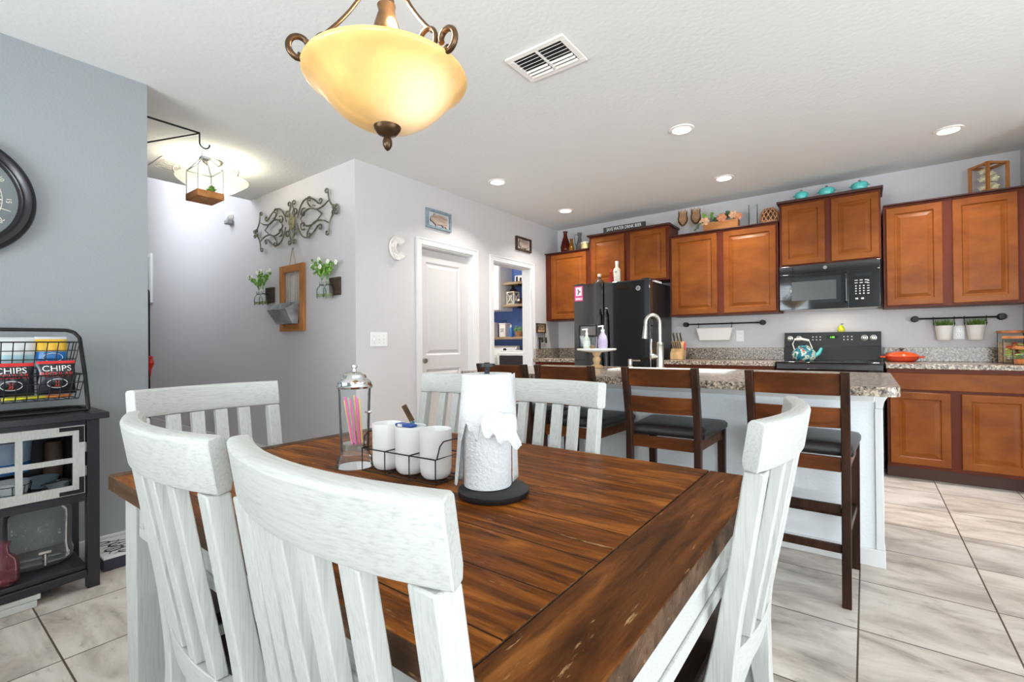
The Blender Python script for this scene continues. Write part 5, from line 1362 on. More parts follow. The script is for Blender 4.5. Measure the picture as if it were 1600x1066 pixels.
# marquee letter C
cy_, cz_ = 2.712, 1.948
t = thing('letter_sign', 'white metal marquee letter C on the wall left of the door', 'letter', (XW, cy_, cz_))
def cshape(ro, ri, k, gap=48):
    outp = [(cy_ + ro * math.cos(math.radians(a)) * .86, cz_ + ro * math.sin(math.radians(a)) * 1.08) for a in range(gap, 361 - gap, 8)]
    inn = [(cy_ + ri * math.cos(math.radians(a)) * .86, cz_ + ri * math.sin(math.radians(a)) * 1.22) for a in range(360 - gap, gap - 1, -8)]
    return outp + inn
B().prism(cshape(.098, .034, 1, 36), 'yz', XW + .012, XW + .016).build('face', 'white_metal', t, smooth=0)
cs = cshape(.098, .034, 1, 36); n = len(cs)
m = B(); m.loft([[(XW + x, p[0], p[1]) for p in cs] for x in (.0165, .040)] + [[(XW + x, cy_ + (p[0] - cy_) * 1.0, p[1]) for p in cs] for x in (.041,)], cap=False)
o = m.build('side_wall', 'white_metal', t, smooth=0); so = o.modifiers.new('solidify', 'SOLIDIFY'); so.thickness = .003; so.offset = 0
B().tube([(XW + .0005, cy_ - .07, cz_), (XW + .012, cy_ - .07, cz_)], .006, 6).build('standoff', 'white_metal', t)
for k in range(9):
    a = math.radians(62 + 236 * k / 8); B().ball((XW + .024, cy_ + .066 * math.cos(a) * .86, cz_ + .068 * math.sin(a) * 1.12), .009, (1, 1, 1), 10, 6).build('bulb', 'white_ceramic', t)
# animal signs
def animal(mb, y0, z0, s, kind, d0, d1):
    if kind == 'pig':
        poly = [(-.112, .012), (-.118, -.008), (-.108, -.022), (-.085, -.025), (-.070, -.038), (-.052, -.046), (-.050, -.078), (-.030, -.078), (-.028, -.045), (.030, -.040), (.045, -.050), (.044, -.078), (.062, -.078), (.066, -.048), (.082, -.052), (.088, -.078), (.102, -.076), (.100, -.030), (.106, .010), (.098, .034), (.070, .048), (.0, .052), (-.045, .046), (-.068, .058), (-.076, .040), (-.092, .030)]
    else:
        poly = [(-.082, .040), (-.092, .020), (-.090, -.024), (-.078, -.030), (-.070, -.012), (-.060, -.030), (-.060, -.066), (-.040, -.066), (-.040, -.040), (.020, -.038), (.030, -.066), (.048, -.066), (.050, -.034), (.070, -.034), (.084, -.020), (.082, .022), (.068, .046), (.030, .050), (-.040, .050), (-.06, .058)]
    mb.prism([(y0 + a * s, z0 + b_ * s) for a, b_ in poly], 'yz', XW + d0, XW + d1)
def sign(label, y0, y1, z0, z1, frame, kind, back):
    t = thing('animal_sign', label, 'sign', (XW, (y0 + y1) / 2, z0))
    m = B(); w_ = .022
    m.box(XW + .001, y0, z0, XW + .026, y0 + w_, z1).box(XW + .001, y1 - w_, z0, XW + .026, y1, z1).box(XW + .001, y0 + w_, z0, XW + .026, y1 - w_, z0 + w_).box(XW + .001, y0 + w_, z1 - w_, XW + .026, y1 - w_, z1)
    m.build('frame', frame, t, smooth=0)
    B().box(XW + .001, y0 + w_, z0 + w_, XW + .008, y1 - w_, z1 - w_).build('backing', back, t)
    s = 1.0 if kind == 'pig' else 1.1
    m = B(); animal(m, (y0 + y1) / 2 + .006, (z0 + z1) / 2 - .004, s, kind, .0085, .0165); m.build('cutout_shadow', mat('cutout_shadow_brown_' + kind, (92, 70, 58), .7), t, smooth=0)  # dark layer set lower and aside paints the shadow round the cutout
    m = B(); animal(m, (y0 + y1) / 2 + .008, (z0 + z1) / 2, s, kind, .0170, .0195); m.build('animal_cutout', wood('whitewashed_cutout_' + kind, (140, 118, 104), (184, 164, 150), (204, 188, 176), 5, (8, 1, 8), .6), t, smooth=0)
    B().tube(arc((XW + .012, (y0 + y1) / 2, z1), .008, 0, 180, 6, 'yz'), .0015, 5).build('hanger', 'nickel', t)
gframe = mat('blue_grey_frame', (126, 142, 150), .5, var=.15, vscale=30)
sign('blue-grey framed sign with a pig cutout above the white door', 3.062, 3.388, 2.205, 2.385, gframe, 'pig', mat('pale_backing', (196, 200, 204), .6))
sign('dark framed sign with a cow cutout above the laundry opening', 4.482, 4.790, 2.208, 2.372, 'dark_wood', 'cow', mat('cream_backing', (200, 190, 184), .6))
# KEYS board
y0, y1, z0, z1 = 4.905, 5.105, 1.228, 1.352
t = thing('key_rack', 'dark framed KEYS sign with hooks beside the laundry opening', 'key rack', (XW, 5.0, z0))
m = B(); w_ = .016
m.box(XW + .001, y0, z0, XW + .022, y0 + w_, z1).box(XW + .001, y1 - w_, z0, XW + .022, y1, z1).box(XW + .001, y0 + w_, z0, XW + .022, y1 - w_, z0 + w_).box(XW + .001, y0 + w_, z1 - w_, XW + .022, y1 - w_, z1)
m.build('frame', 'dark_wood', t, smooth=0)
B().box(XW + .001, y0 + w_, z0 + w_, XW + .008, y1 - w_, z1 - w_).build('board', 'tan', t)
B().text('KEYS', .078, on_left((y0 + y1) / 2, (z0 + z1) / 2 + .002), extrude=.001, xscale=.86).build('lettering', 'black_matte', t, smooth=0).location.x += .0105
for k in range(4): B().tube([(XW + .012, y0 + .03 + k * .047, z0 - .001), (XW + .012, y0 + .03 + k * .047, z0 - .018), (XW + .020, y0 + .03 + k * .047, z0 - .026), (XW + .028, y0 + .03 + k * .047, z0 - .018)], .002, 5).build('hook', 'black_iron', t)
fobs = [('black', 'black_matte'), ('brass', 'bronze'), ('silver', 'nickel'), ('olive', 'dark_wood')]
for k, (cn, mm) in enumerate(fobs):
    yy = y0 + .03 + k * .047; zz = z0 - .026
    t = thing('key_bunch', 'bunch of keys with %s fob on the KEYS sign hooks' % cn, 'keys', (XW + .02, yy, zz - .1))
    B().tube([(XW + .020, yy + .013 * math.sin(a), zz - .012 + .013 * math.cos(a)) for a in [2 * PI * i / 14 for i in range(14)]], .0013, 5, True).build('ring', 'nickel', t)
    rk = random.Random(40 + k)
    for j in range(4):
        a = rk.uniform(-.5, .5); p0 = Vector((XW + .014 + .005 * j, yy, zz - .027)); d = Vector((0, math.sin(a), -math.cos(a)))
        B().lathe([(0, 0), (.010, 0), (.010, .002), (0, .002)], (p0.x, p0.y + d.y * .008, p0.z + d.z * .008), 12, 'x').bar(p0 + d * .016, p0 + d * .052, .005, .0018, (1, 0, 0)).build('key', 'nickel' if j % 2 else 'bronze', t)
    l_ = (.14, .06, .05, .07)[k]
    B().bar((XW + .034, yy + .004, zz - .03), (XW + .034, yy + .004 + (.01 if k else 0), zz - .03 - l_), .034, .010, (1, 0, 0)).build('fob', mm, t, bevel=.003)

# ================================================================ laundry room seen through the opening
LY = 5.75
area_light('laundry_ceiling_light', (-4.3, 4.6, CEIL - .02), (0, 0, -1), .3, .3, 15, (1, .97, .93))
t = thing('laundry_light', 'flat round ceiling light in the laundry room', 'ceiling light', (-4.3, 4.6, CEIL))
B().lathe([(0, -.012), (.13, -.012), (.16, -.004), (.16, -.001), (0, -.001)], (-4.3, 4.6, CEIL), 28).build('diffuser', mat('laundry_diffuser', (255, 250, 240), .5, emit=3.0), t)
t = thing('laundry_cabinet', 'white wall cabinet on the blue laundry wall', 'cabinet', (-4.67, LY - .15, 1.59))
B().box(-5.05, LY - .305, 1.590, -4.292, LY - .001, 2.30).build('body', 'trim', t, bevel=.002)
for a, b_ in ((-5.045, -4.675), (-4.668, -4.298)):
    m = B(); panel_rings(lambda u, z, dep: (u, LY - .326 - dep, z), m, a, b_, 1.594, 2.296, [(0, -.02), (0, 0), (.06, 0), (.066, -.007)]); m.build('door', 'trim', t, smooth=0)
def lshelf(label, x0, x1, z, brackets, depth=.24):
    t = thing('wall_shelf', label, 'shelf', ((x0 + x1) / 2, LY, z))
    B().box(x0, LY - depth, z, x1, LY - .001, z + .036).build('board', 'shelf_wood', t, bevel=.003)
    for x in brackets:
        B().tube([(x, LY - .004, z - .16), (x, LY - .004, z - .0145), (x, LY - depth + .02, z - .0145)], .0135, 8).ball((x, LY - depth + .008, z - .0145), .017).build('pipe_bracket', 'black_iron', t)
lshelf('upper grey-brown wood shelf on the blue laundry wall', -4.285, -3.47, 1.965, (-4.02,))
lshelf('middle grey-brown wood shelf on the blue laundry wall', -4.285, -3.47, 1.640, (-4.02,))
lshelf('long lower wood shelf above the washer and dryer', -5.40, -3.47, 1.162, (-4.85, -3.75))
B().box(-4.036, LY - .006, 1.44, -4.004, LY - .0015, 1.64).build('pipe_end', 'black_iron', bpy.data.objects['wall_shelf.001'])
t = thing('lantern', 'white lattice lantern with black top on the middle laundry shelf', 'lantern', (-4.19, LY - .13, 1.6765))
lx, ly, lz = -4.185, LY - .13, 1.6765
m = B(); h = .068
m.box(lx - h, ly - h, lz, lx + h, ly + h, lz + .014).box(lx - h, ly - h, lz + .175, lx + h, ly + h, lz + .19)
for a in (-1, 1):
    for b_ in (-1, 1): m.box(lx + a * h - (.012 if a > 0 else 0), ly + b_ * h - (.012 if b_ > 0 else 0), lz + .014, lx + a * h + (.012 if a < 0 else 0), ly + b_ * h + (.012 if b_ < 0 else 0), lz + .175)
    for d in (-1, 1): m.bar((lx - h * d + .006 * d, ly + a * (h - .006), lz + .014), (lx + h * d - .006 * d, ly + a * (h - .006), lz + .175), .007, .010, (0, 1, 0)); m.bar((lx + a * (h - .006), ly - h * d + .006 * d, lz + .014), (lx + a * (h - .006), ly + h * d - .006 * d, lz + .175), .007, .010, (1, 0, 0))
m.tube([(lx + .03 * math.cos(q), ly - h + .004, lz + .095 + .04 * math.sin(q)) for q in [2 * PI * i / 16 for i in range(16)]], .004, 5, True)
m.build('lattice', 'cream', t, smooth=0)
B().lathe([(0, .1905), (.085, .1905), (.05, .235), (.024, .25), (.022, .275), (.03, .28), (0, .29)], (lx, ly, lz), 4).build('roof', 'black_iron', t, smooth=0)
o = B().box(-4.05, LY - .04, 1.6765, -3.55, LY - .022, 1.85).build('board', 'tan', org=(-3.8, LY - .03, 1.6765)); tag(o, 'plain tan wood board leaning on the laundry wall behind the owl', 'board')
t = thing('owl_figurine', 'small brown and white owl figurine on the middle laundry shelf', 'figurine', (-4.055, LY - .13, 1.6765))
o_ = (-4.05, LY - .14, 1.6765)
B().ball((o_[0], o_[1], o_[2] + .050), .045, (1, .9, 1.1)).build('body', 'bronze', t); B().ball((o_[0], o_[1] - .035, o_[2] + .060), .022, (1, .5, 1)).build('face', 'white_ceramic', t)
o = B().box(-4.20, LY - .06, 2.0015, -3.6, LY - .045, 2.115).build('sign_board', 'white_plastic', org=(-3.9, LY - .05, 2.0015)); tag(o, 'white and black lettered sign standing on the upper laundry shelf', 'sign')
m = B()
for k in range(7): m.box(-4.18 + .07 * k, LY - .0625, 2.02 + .01 * (k % 2), -4.145 + .07 * k, LY - .0605, 2.10 - .02 * (k % 3))
m.build('dark_lettering', 'black_matte', o, smooth=0)['kind'] = 'stuff'
def canister(x, w_, h_, label):
    t = thing('laundry_canister', label, 'canister', (x, LY - .14, 1.1985)); z = 1.1985; y = LY - .13
    B().box(x - w_ / 2, y - .065, z, x + w_ / 2, y + .065, z + h_).build('body', 'white_metal', t, bevel=.006)
    B().box(x - w_ / 2 - .004, y - .069, z + h_ + .0005, x + w_ / 2 + .004, y + .069, z + h_ + .022).build('lid', 'white_metal', t, bevel=.005)
    B().tube([(x - .035, y, z + h_ + .0225), (x - .035, y, z + h_ + .055), (x + .035, y, z + h_ + .055), (x + .035, y, z + h_ + .0225)], .007, 7).build('handle', 'dark_wood', t)
    m = B()
    for k, (a, b_) in enumerate(((.8, .62), (.55, .52), (.7, .42))): m.box(x - w_ * a * .36, y - .0665, z + h_ * b_, x + w_ * a * .36, y - .0652, z + h_ * b_ + .012)
    m.build('printed_label', 'grey_plastic', t, smooth=0)
canister(-4.60, .155, .205, 'larger white laundry canister on the long lower shelf')
canister(-4.345, .115, .185, 'smaller white laundry canister right of the larger one')
t = thing('spray_bottle', 'blue detergent bottle with white cap on the long lower shelf', 'bottle', (-4.205, LY - .16, 1.1985))
B().lathe([(0, 0), (.034, 0), (.036, .01), (.036, .10), (.016, .14), (0, .141)], (-4.205, LY - .16, 1.1985), 16).build('body', mat('detergent_blue', (66, 116, 176), .3), t); B().lathe([(0, .1415), (.016, .1415), (.016, .18), (0, .185)], (-4.205, LY - .16, 1.1985), 12).build('cap', 'white_plastic', t)
t = thing('basket_plant', 'small green plant in a brown basket on the long lower shelf', 'plant', (-4.05, LY - .15, 1.1985))
B().lathe([(0, 0), (.055, 0), (.065, .08), (.060, .08), (0, .06)], (-4.06, LY - .15, 1.1985), 16).build('basket', mat('wicker', (150, 108, 72), .8, var=.3, vscale=60), t)
m = B(); rk = random.Random(5)
for k in range(26): m.ball((-4.06 + rk.uniform(-.065, .065), LY - .15 + rk.uniform(-.05, .05), 1.1985 + rk.uniform(.075, .15)), rk.uniform(.012, .022), (1, .7, .7), 6, 4)
m.build('leaves', 'leaf', t)['kind'] = 'stuff'
def machine(name, label, x0, x1, y0, top, dark):
    t = thing(name, label, name, ((x0 + x1) / 2, (y0 + LY) / 2, 0)); yb = LY - .06
    B().box(x0, y0, .0005, x1, yb, top).build('body', 'white_ceramic', t, bevel=.02)
    if dark:
        B().box(x0 + .05, y0 - .012, top - .185, x1 - .05, y0 - .0005, top - .045).build('control_panel', 'black_gloss', t, bevel=.008)
        B().box(x0 + .02, y0 + .04, top + .0005, x1 - .02, yb - .15, top + .02).build('lid', 'white_ceramic', t, bevel=.012)
        B().lathe([(0, -.018), (.19, -.018), (.21, -.006), (.21, -.0006), (0, -.0006)], ((x0 + x1) / 2, y0, .48), 36, 'y').build('round_door', 'black_gloss', t)
    else:
        B().prism([(yb - .20, top + .0005), (yb, top + .0005), (yb, top + .14), (yb - .07, top + .14)], 'yz', x0 + .01, x1 - .01).build('control_console', 'white_ceramic', t, bevel=.012)
        q = B(); 
        for xx in (x0 + .20, x0 + .46): q.lathe([(0, 0), (.028, 0), (.028, -.016), (0, -.018)], (xx, yb - .15, top + .075), 16, 'y')
        q.build('dial', 'black_matte', t)
        B().box(x0 + .03, y0 + .02, top + .0005, x1 - .03, yb - .24, top + .016).build('lid', 'white_ceramic', t, bevel=.008)
machine('washer', 'white washing machine with sloped console, left below the laundry shelf', -4.74, -4.10, 5.03, .93, False)
machine('dryer', 'white machine with dark glossy front panel, right below the laundry shelf', -4.07, -3.45, 5.08, .985, True)

# ================================================================ back wall rails and outlets
def rail(label, x0, x1, z):
    t = thing('wall_rail', label, 'rail', ((x0 + x1) / 2, YW, z)); y = YW - .055
    B().tube([(x0, y, z), (x1, y, z)], .0075, 10).build('bar', 'black_iron', t)
    for x in (x0, x1):
        B().lathe([(0, -.001), (.027, -.001), (.027, -.010), (.012, -.016), (.010, -.040), (.015, -.044), (.024, -.047), (.026, -.06), (.022, -.068), (0, -.07)], (x, YW, z), 20, 'y').build('end_mount', 'black_iron', t, smooth=40)
    return t, y
def hook(t, x, y, z, drop=.055):
    B().tube(arc((x, y, z), .0115, 170, 0, 7, 'yz') + [(x, y + .0115, z - .01), (x, y + .002, z - drop + .015)] + arc((x, y - .008, z - drop + .012), .011, 0, -190, 8, 'yz'), .0032, 6).build('hook', 'black_iron', t)
t, ry = rail('black wall rail with a white bin, left of the range', -1.615, -.845, 1.295)
for x in (-1.475, -1.135): hook(t, x, ry, 1.295)
t = thing('hanging_bin', 'long white bin hanging from the left wall rail', 'bin', (-1.305, ry, 1.11))
m = B(); x0, x1, zt_, zb = -1.485, -1.125, 1.245, 1.118
def rr(ins, z, iy): return [(x0 + ins, ry - .045 + iy, z), (x1 - ins, ry - .045 + iy, z), (x1 - ins, ry + .040 - iy, z), (x0 + ins, ry + .040 - iy, z)]
m.loft([rr(.030, zb, .016), rr(0, zt_, 0), rr(-.004, zt_, -.004), rr(-.004, zt_ + .006, -.004), rr(.004, zt_ + .006, .004), rr(.004, zt_, .004), rr(.034, zb + .004, .02)])
m.build('bin', 'white_metal', t, smooth=0, bevel=.002)
for x in (x0 + .012, x1 - .012): B().tube([(x, ry - .04, zt_ + .0065), (x, ry - .02, zt_ + .016), (x, ry + .0, zt_ + .004 + .016)], .002, 5).build('hanging_wire', 'black_iron', t)
t, ry = rail('black wall rail with two white plant pots, right of the range', .345, .880, 1.283)
for k, (cx, who) in enumerate(((.527, 'left'), (.735, 'right'))):
    pass
pots = ((.530, 'left'), (.722, 'right'))
for cx, who in pots:
    for x in (cx - .066, cx + .066): hook(t, x, ry, 1.283)
    p = thing('hanging_pot', 'white metal pot hanging on the right wall rail, the %s of two' % who, 'pot', (cx, ry, 1.095), None)
    B().lathe([(0, 1.098), (.043, 1.098), (.0445, 1.100), (.059, 1.212), (.0615, 1.214), (.0615, 1.219), (.057, 1.218), (.0555, 1.21), (.041, 1.104), (0, 1.103)], (cx, ry - .012, 0), 28).build('pot', 'white_metal', p, smooth=40)
    for x, s in ((cx - .066, 1), (cx + .066, -1)): B().tube([(x, ry - .006, 1.226), (x + s * .003, ry - .010, 1.216), (x + s * .008, ry - .012, 1.2095)], .0022, 5).build('bail_ear', 'black_iron', p)
    g = thing('grass_plant', 'tuft of green grass growing in the %s white hanging pot' % who, 'plant', (cx, ry - .012, 1.19))
    B().lathe([(0, 1.185), (.050, 1.185), (.052, 1.196), (0, 1.199)], (cx, ry - .012, 0), 20).build('soil', 'soil', g)
    m = B(); rk = random.Random(61 if who == 'left' else 62)
    for k in range(120):
        a = rk.uniform(0, 2 * PI); r_ = .045 * math.sqrt(rk.random()); b0 = Vector((cx + r_ * math.cos(a), ry - .012 + r_ * math.sin(a), 1.196))
        tip = b0 + Vector((r_ * .45 * math.cos(a) + rk.uniform(-.012, .012), r_ * .35 * math.sin(a) + rk.uniform(-.012, .008), rk.uniform(.045, .085)))
        m.tube([b0, b0.lerp(tip, .55) + Vector((0, 0, .006)), tip], [.0020, .0017, .0004], 4)
    o = m.build('blades', 'grass', g); o['kind'] = 'stuff'
def outlet(label, x, z):
    t = thing('wall_outlet', label, 'outlet', (x, YW, z))
    B().box(x - .036, YW - .006, z - .058, x + .036, YW - .0005, z + .058).build('plate', 'white_plastic', t, bevel=.002)
    for dz in (.021, -.021): B().box(x - .017, YW - .0085, z + dz - .014, x + .017, YW - .0062, z + dz + .014).build('socket', 'white_ceramic', t, bevel=.003)
    m = B()
    for dz in (.021, -.021):
        for dx_ in (-.007, .007): m.box(x + dx_ - .0012, YW - .0092, z + dz - .004, x + dx_ + .0012, YW - .0086, z + dz + .006)
    m.build('slots', 'black_matte', t, smooth=0)['kind'] = 'stuff'
outlet('white wall outlet right of the hanging white bin', -1.065, 1.160)
outlet('white wall outlet between the two hanging plant pots', .628, 1.160)

# ================================================================ on the counters
zc = .9146
# knife block
kx, ky = -1.632, 5.18
t = thing('knife_block', 'light wood knife block full of knives beside the fridge', 'knife block', (kx, ky, zc))
pr = [(ky - .075, zc), (ky + .065, zc), (ky + .090, zc + .085), (ky + .055, zc + .185), (ky + .015, zc + .195), (ky - .055, zc + .085), (ky - .075, zc + .075)]
B().prism(pr, 'yz', kx - .062, kx + .062).build('block', mat('block_wood', (214, 172, 118), .5, var=.1, stretch=(6, 6, 1)), t, bevel=.004)
dn = Vector((0, -.53, .85)).normalized()     # knives lean towards the room
def knife(x, y, z, l_, w_, nm, label, grp):
    p0 = Vector((x, y, z)) + dn * .003; o = B().bar(p0, p0 + dn * l_, w_, .018, (1, 0, 0), w_ * .8, .014).build(nm, 'nickel', org=tuple(p0), bevel=.003)
    tag(o, label, 'knife', grp)
for k in range(3): knife(kx - .036 + .036 * k, ky + .010, zc + .195, .105, .020, 'chef_knife', 'large steel-handled knife in the upper row of the knife block', 'large knives in the block')
for k in range(5): knife(kx - .044 + .022 * k, ky - .045, zc + .115, .085, .013, 'steak_knife', 'small steel-handled knife in the lower row of the knife block', 'small knives in the block')
t = thing('kitchen_shears', 'red-handled kitchen shears at the right side of the knife block', 'scissors', (kx + .085, ky, zc))
B().tube([(kx + .082, ky - .02 + .018 * math.sin(a), zc + .145 + .040 * math.cos(a)) for a in [2 * PI * i / 16 for i in range(16)]], .006, 7, True).build('handle_loop', mat('coral_handle', (206, 84, 92), .4), t)
B().bar((kx + .082, ky - .02, zc + .105), (kx + .082, ky - .01, zc + .0005), .014, .005, (1, 0, 0)).build('blade', 'nickel', t)
# kettle
kx, ky, kz = -.455, 5.06, .9224
t = thing('kettle', 'teal floral enamel kettle with cream handle on the range', 'kettle', (kx, ky, kz))
def kettle_mat():
    m, nt, b = new_mat('floral_enamel'); v = coords(nt)
    vo = N(nt, 'ShaderNodeTexVoronoi', Scale=26.0); nt.links.new(v, vo.inputs['Vector'])
    n = N(nt, 'ShaderNodeTexNoise', Scale=22.0); nt.links.new(v, n.inputs['Vector'])
    c = ramp(nt, n.outputs['Fac'], [(.40, lin((28, 96, 112))), (.52, lin((48, 128, 138))), (.60, lin((226, 220, 190))), (.66, lin((60, 130, 120)))])
    sp = ramp(nt, vo.outputs['Distance'], [(.28, (1, 1, 1, 1)), (.34, (0, 0, 0, 1))])
    sel = ramp(nt, vo.outputs['Color'], [(.52, (0, 0, 0, 1)), (.55, (1, 1, 1, 1))])
    f = mixc(nt, 1.0, sp, sel, 'MULTIPLY')
    nt.links.new(mixc(nt, f, c, lin((216, 84, 48))), b.inputs['Base Color']); b.inputs['Roughness'].default_value = .18; b.inputs['Coat Weight'].default_value = .3
    return m
km = kettle_mat()
B().lathe([(0, 0), (.078, 0), (.090, .012), (.097, .040), (.092, .075), (.072, .104), (.050, .116), (0, .118)], (kx, ky, kz), 36).build('body', km, t, smooth=50)
l = B().lathe([(0, .1185), (.048, .1185), (.045, .128), (.02, .140), (0, .142)], (kx, ky, kz), 28).build('lid', km, t, smooth=50)
B().ball((kx, ky, kz + .151), .011).build('lid_knob', 'black_matte', t)
B().tube([(kx + .085, ky, kz + .045), (kx + .118, ky, kz + .070), (kx + .132, ky, kz + .105), (kx + .140, ky, kz + .112)], [.020, .016, .012, .012], 12).build('spout', 'teal', t, smooth=60)
B().tube([(kx - .075, ky, kz + .10), (kx - .088, ky, kz + .150), (kx - .072, ky, kz + .190), (kx + .04, ky, kz + .182), (kx + .066, ky, kz + .108)], .0045, 8).build('bail', 'cream', t)
B().tube([(kx - .072, ky, kz + .190), (kx - .02, ky, kz + .196), (kx + .04, ky, kz + .182)], [.010, .0125, .010], 10).build('grip', 'cream', t)
# lime green fruit timer on the range top
o_ = (-.185, 5.408, 1.1825)
t = thing('pear_timer', 'small lime green pear-shaped timer on top of the range', 'timer', o_)
B().lathe([(0, 0), (.022, .002), (.029, .020), (.024, .042), (.015, .056), (.010, .063), (0, .066)], o_, 20).build('body', mat('lime_green', (204, 208, 50), .35, var=.12, vscale=40), t, smooth=60)
B().tube([(o_[0], o_[1], o_[2] + .064), (o_[0] + .003, o_[1], o_[2] + .078)], .0035, 6).build('stem', 'leaf_dark', t)
B().ball((o_[0] + .010, o_[1], o_[2] + .074), .008, (1.4, .4, .5), 8, 5).build('leaf', 'leaf_dark', t)
# braiser
bx, by = .245, 5.26
t = thing('braiser_pan', 'orange-red lidded braiser pan on the counter right of the range', 'pan', (bx, by, zc))
B().lathe([(0, 0), (.085, 0), (.108, .020), (.115, .045), (.111, .045), (0, .044)], (bx, by, zc), 36).build('pan', 'red_enamel', t, smooth=50)
B().lathe([(0, .0455), (.118, .0455), (.116, .056), (.085, .078), (.04, .090), (0, .093)], (bx, by, zc), 36).build('lid', mat('orange_enamel', (222, 84, 36), .2, coat=.3), t, smooth=50)
B().lathe([(0, .0935), (.009, .0935), (.009, .103), (.018, .106), (.018, .114), (0, .117)], (bx, by, zc), 18).build('lid_knob', 'black_matte', t)
for s in (-1, 1): B().tube([(bx + s * .108, by - .035, zc + .038), (bx + s * .142, by - .028, zc + .042), (bx + s * .148, by, zc + .043), (bx + s * .142, by + .028, zc + .042), (bx + s * .108, by + .035, zc + .038)], .007, 8).build('loop_handle', 'red_enamel', t)
# storage jars
def jar(label, x, y, r_, h_, fill, lidh=.022):
    t = thing('storage_jar', label, 'jar', (x, y, zc))
    B().lathe([(0, 0), (r_, 0), (r_ + .002, .006), (r_ + .002, h_ - .004), (r_, h_), (r_ - .003, h_), (r_ - .002, .006), (0, .004)], (x, y, zc), 32).build('jar', 'clear', t)
    B().lathe([(0, h_ + .0005), (r_ + .005, h_ + .0005), (r_ + .006, h_ + .004), (r_ + .006, h_ + lidh - .004), (r_ + .003, h_ + lidh), (0, h_ + lidh)], (x, y, zc), 32).build('wood_lid', mat('acacia_lid', (192, 122, 70), .45, var=.15, vscale=20), t)
    for nm, cm, seed, n_, z0, z1, kind in fill:
        m = B(); rk = random.Random(seed)
        if kind == 'solid': m.lathe([(0, z0), (r_ - .004, z0), (r_ - .004, z1), (0, z1 + .004)], (x, y, zc), 24)
        else:
            for k in range(n_):
                a = rk.uniform(0, 2 * PI); q = (r_ - .020) * math.sqrt(rk.random()); m.ball((x + q * math.cos(a), y + q * math.sin(a), zc + rk.uniform(z0 + .015, z1 - .015)), rk.uniform(.010, .016), (1.2, 1.2, .6), 7, 5)
        m.build(nm, cm, t)['kind'] = 'stuff'
jar('tall glass jar with wooden lid at the back in the right counter corner', .905, 5.30, .072, .232, [('dry_goods', mat('dry_goods_tan', (176, 142, 110), .8, var=.25, vscale=60), 1, 0, .006, .16, 'solid')])
jar('middle-height glass jar of colourful snacks in the right counter corner', .905, 5.135, .068, .188, [('green_snacks', mat('snack_green', (196, 206, 110), .6, var=.2), 2, 26, .008, .165, 'b'), ('red_snacks', mat('snack_red', (190, 74, 44), .6, var=.2), 3, 14, .06, .17, 'b'), ('pale_snacks', mat('snack_pale', (226, 220, 204), .6), 4, 16, .008, .09, 'b')])
jar('short glass jar with orange filling, in front in the right counter corner', .925, 4.975, .062, .110, [('orange_filling', mat('orange_filling', (206, 122, 66), .7, var=.15, vscale=50), 5, 0, .006, .040, 'solid')])

# ================================================================ on top of the cabinets
ztop = 2.238 + .0126; zcr = 2.397 + .0006
def vase(label, prof, c, mm, extra=None):
    o = B().lathe(prof, c, 24).build('vase', mm, org=c, smooth=50); tag(o, label, 'vase'); return o
z1_ = 2.235 + .0126
vase('tall deep red glass vase on the corner cabinet', [(0, 0), (.050, 0), (.060, .02), (.062, .07), (.045, .14), (.024, .20), (.022, .235), (.032, .262), (.029, .262), (.019, .235), (.021, .20), (.042, .14), (.058, .07), (.056, .022), (0, .006)], (-3.03, 5.19, z1_), 'red_glass')
vase('small yellow amber glass bottle beside the red vase', [(0, 0), (.030, 0), (.036, .01), (.036, .04), (.022, .085), (.017, .125), (.022, .155), (.019, .155), (.014, .125), (.019, .085), (.032, .04), (.031, .012), (0, .006)], (-2.935, 5.175, z1_), 'yellow_glass')
t = thing('glass_pitcher', 'smoky glass pitcher with handle on the corner cabinet', 'pitcher', (-2.885, 5.27, z1_))
B().lathe([(0, 0), (.040, 0), (.046, .01), (.044, .05), (.028, .12), (.022, .17), (.030, .225), (.027, .225), (.018, .17), (.024, .12), (.040, .05), (.041, .012), (0, .006)], (-2.84, 5.215, z1_), 24).build('body', 'smoke_glass', t, smooth=50)
B().tube([(-2.864, 5.215, z1_ + .20), (-2.895, 5.215, z1_ + .215), (-2.915, 5.215, z1_ + .18), (-2.905, 5.215, z1_ + .10), (-2.886, 5.215, z1_ + .065)], .006, 8).build('handle', 'smoke_glass', t, smooth=60)
t = thing('candle_tin', 'round cream and gold candle tin on the corner cabinet', 'candle', (-2.775, 5.23, z1_))
B().lathe([(0, 0), (.050, 0), (.052, .004), (.052, .070), (0, .070)], (-2.745, 5.18, z1_), 28).build('tin', mat('gold_tin', (206, 184, 128), .35, .5), t)
B().lathe([(0, .0705), (.053, .0705), (.054, .074), (.054, .086), (0, .088)], (-2.745, 5.18, z1_), 28).build('lid', 'cream', t)
# sign over the fridge cabinet
z2_ = 2.375 + .0226
t = thing('beer_sign', 'black SAVE WATER DRINK BEER sign on the cabinet above the fridge', 'sign', (-2.23, 5.16, z2_))
B().box(-2.475, 5.125, z2_, -1.965, 5.150, z2_ + .062).build('board', mat('sign_black', (52, 52, 52), .6), t, bevel=.002)
B().text('SAVE WATER DRINK BEER', .052, lambda x, y, z: (-2.22 + x, 5.1245 - z, z2_ + .030 + y), extrude=.0004, xscale=.70).build('lettering', 'white_plastic', t, smooth=0)
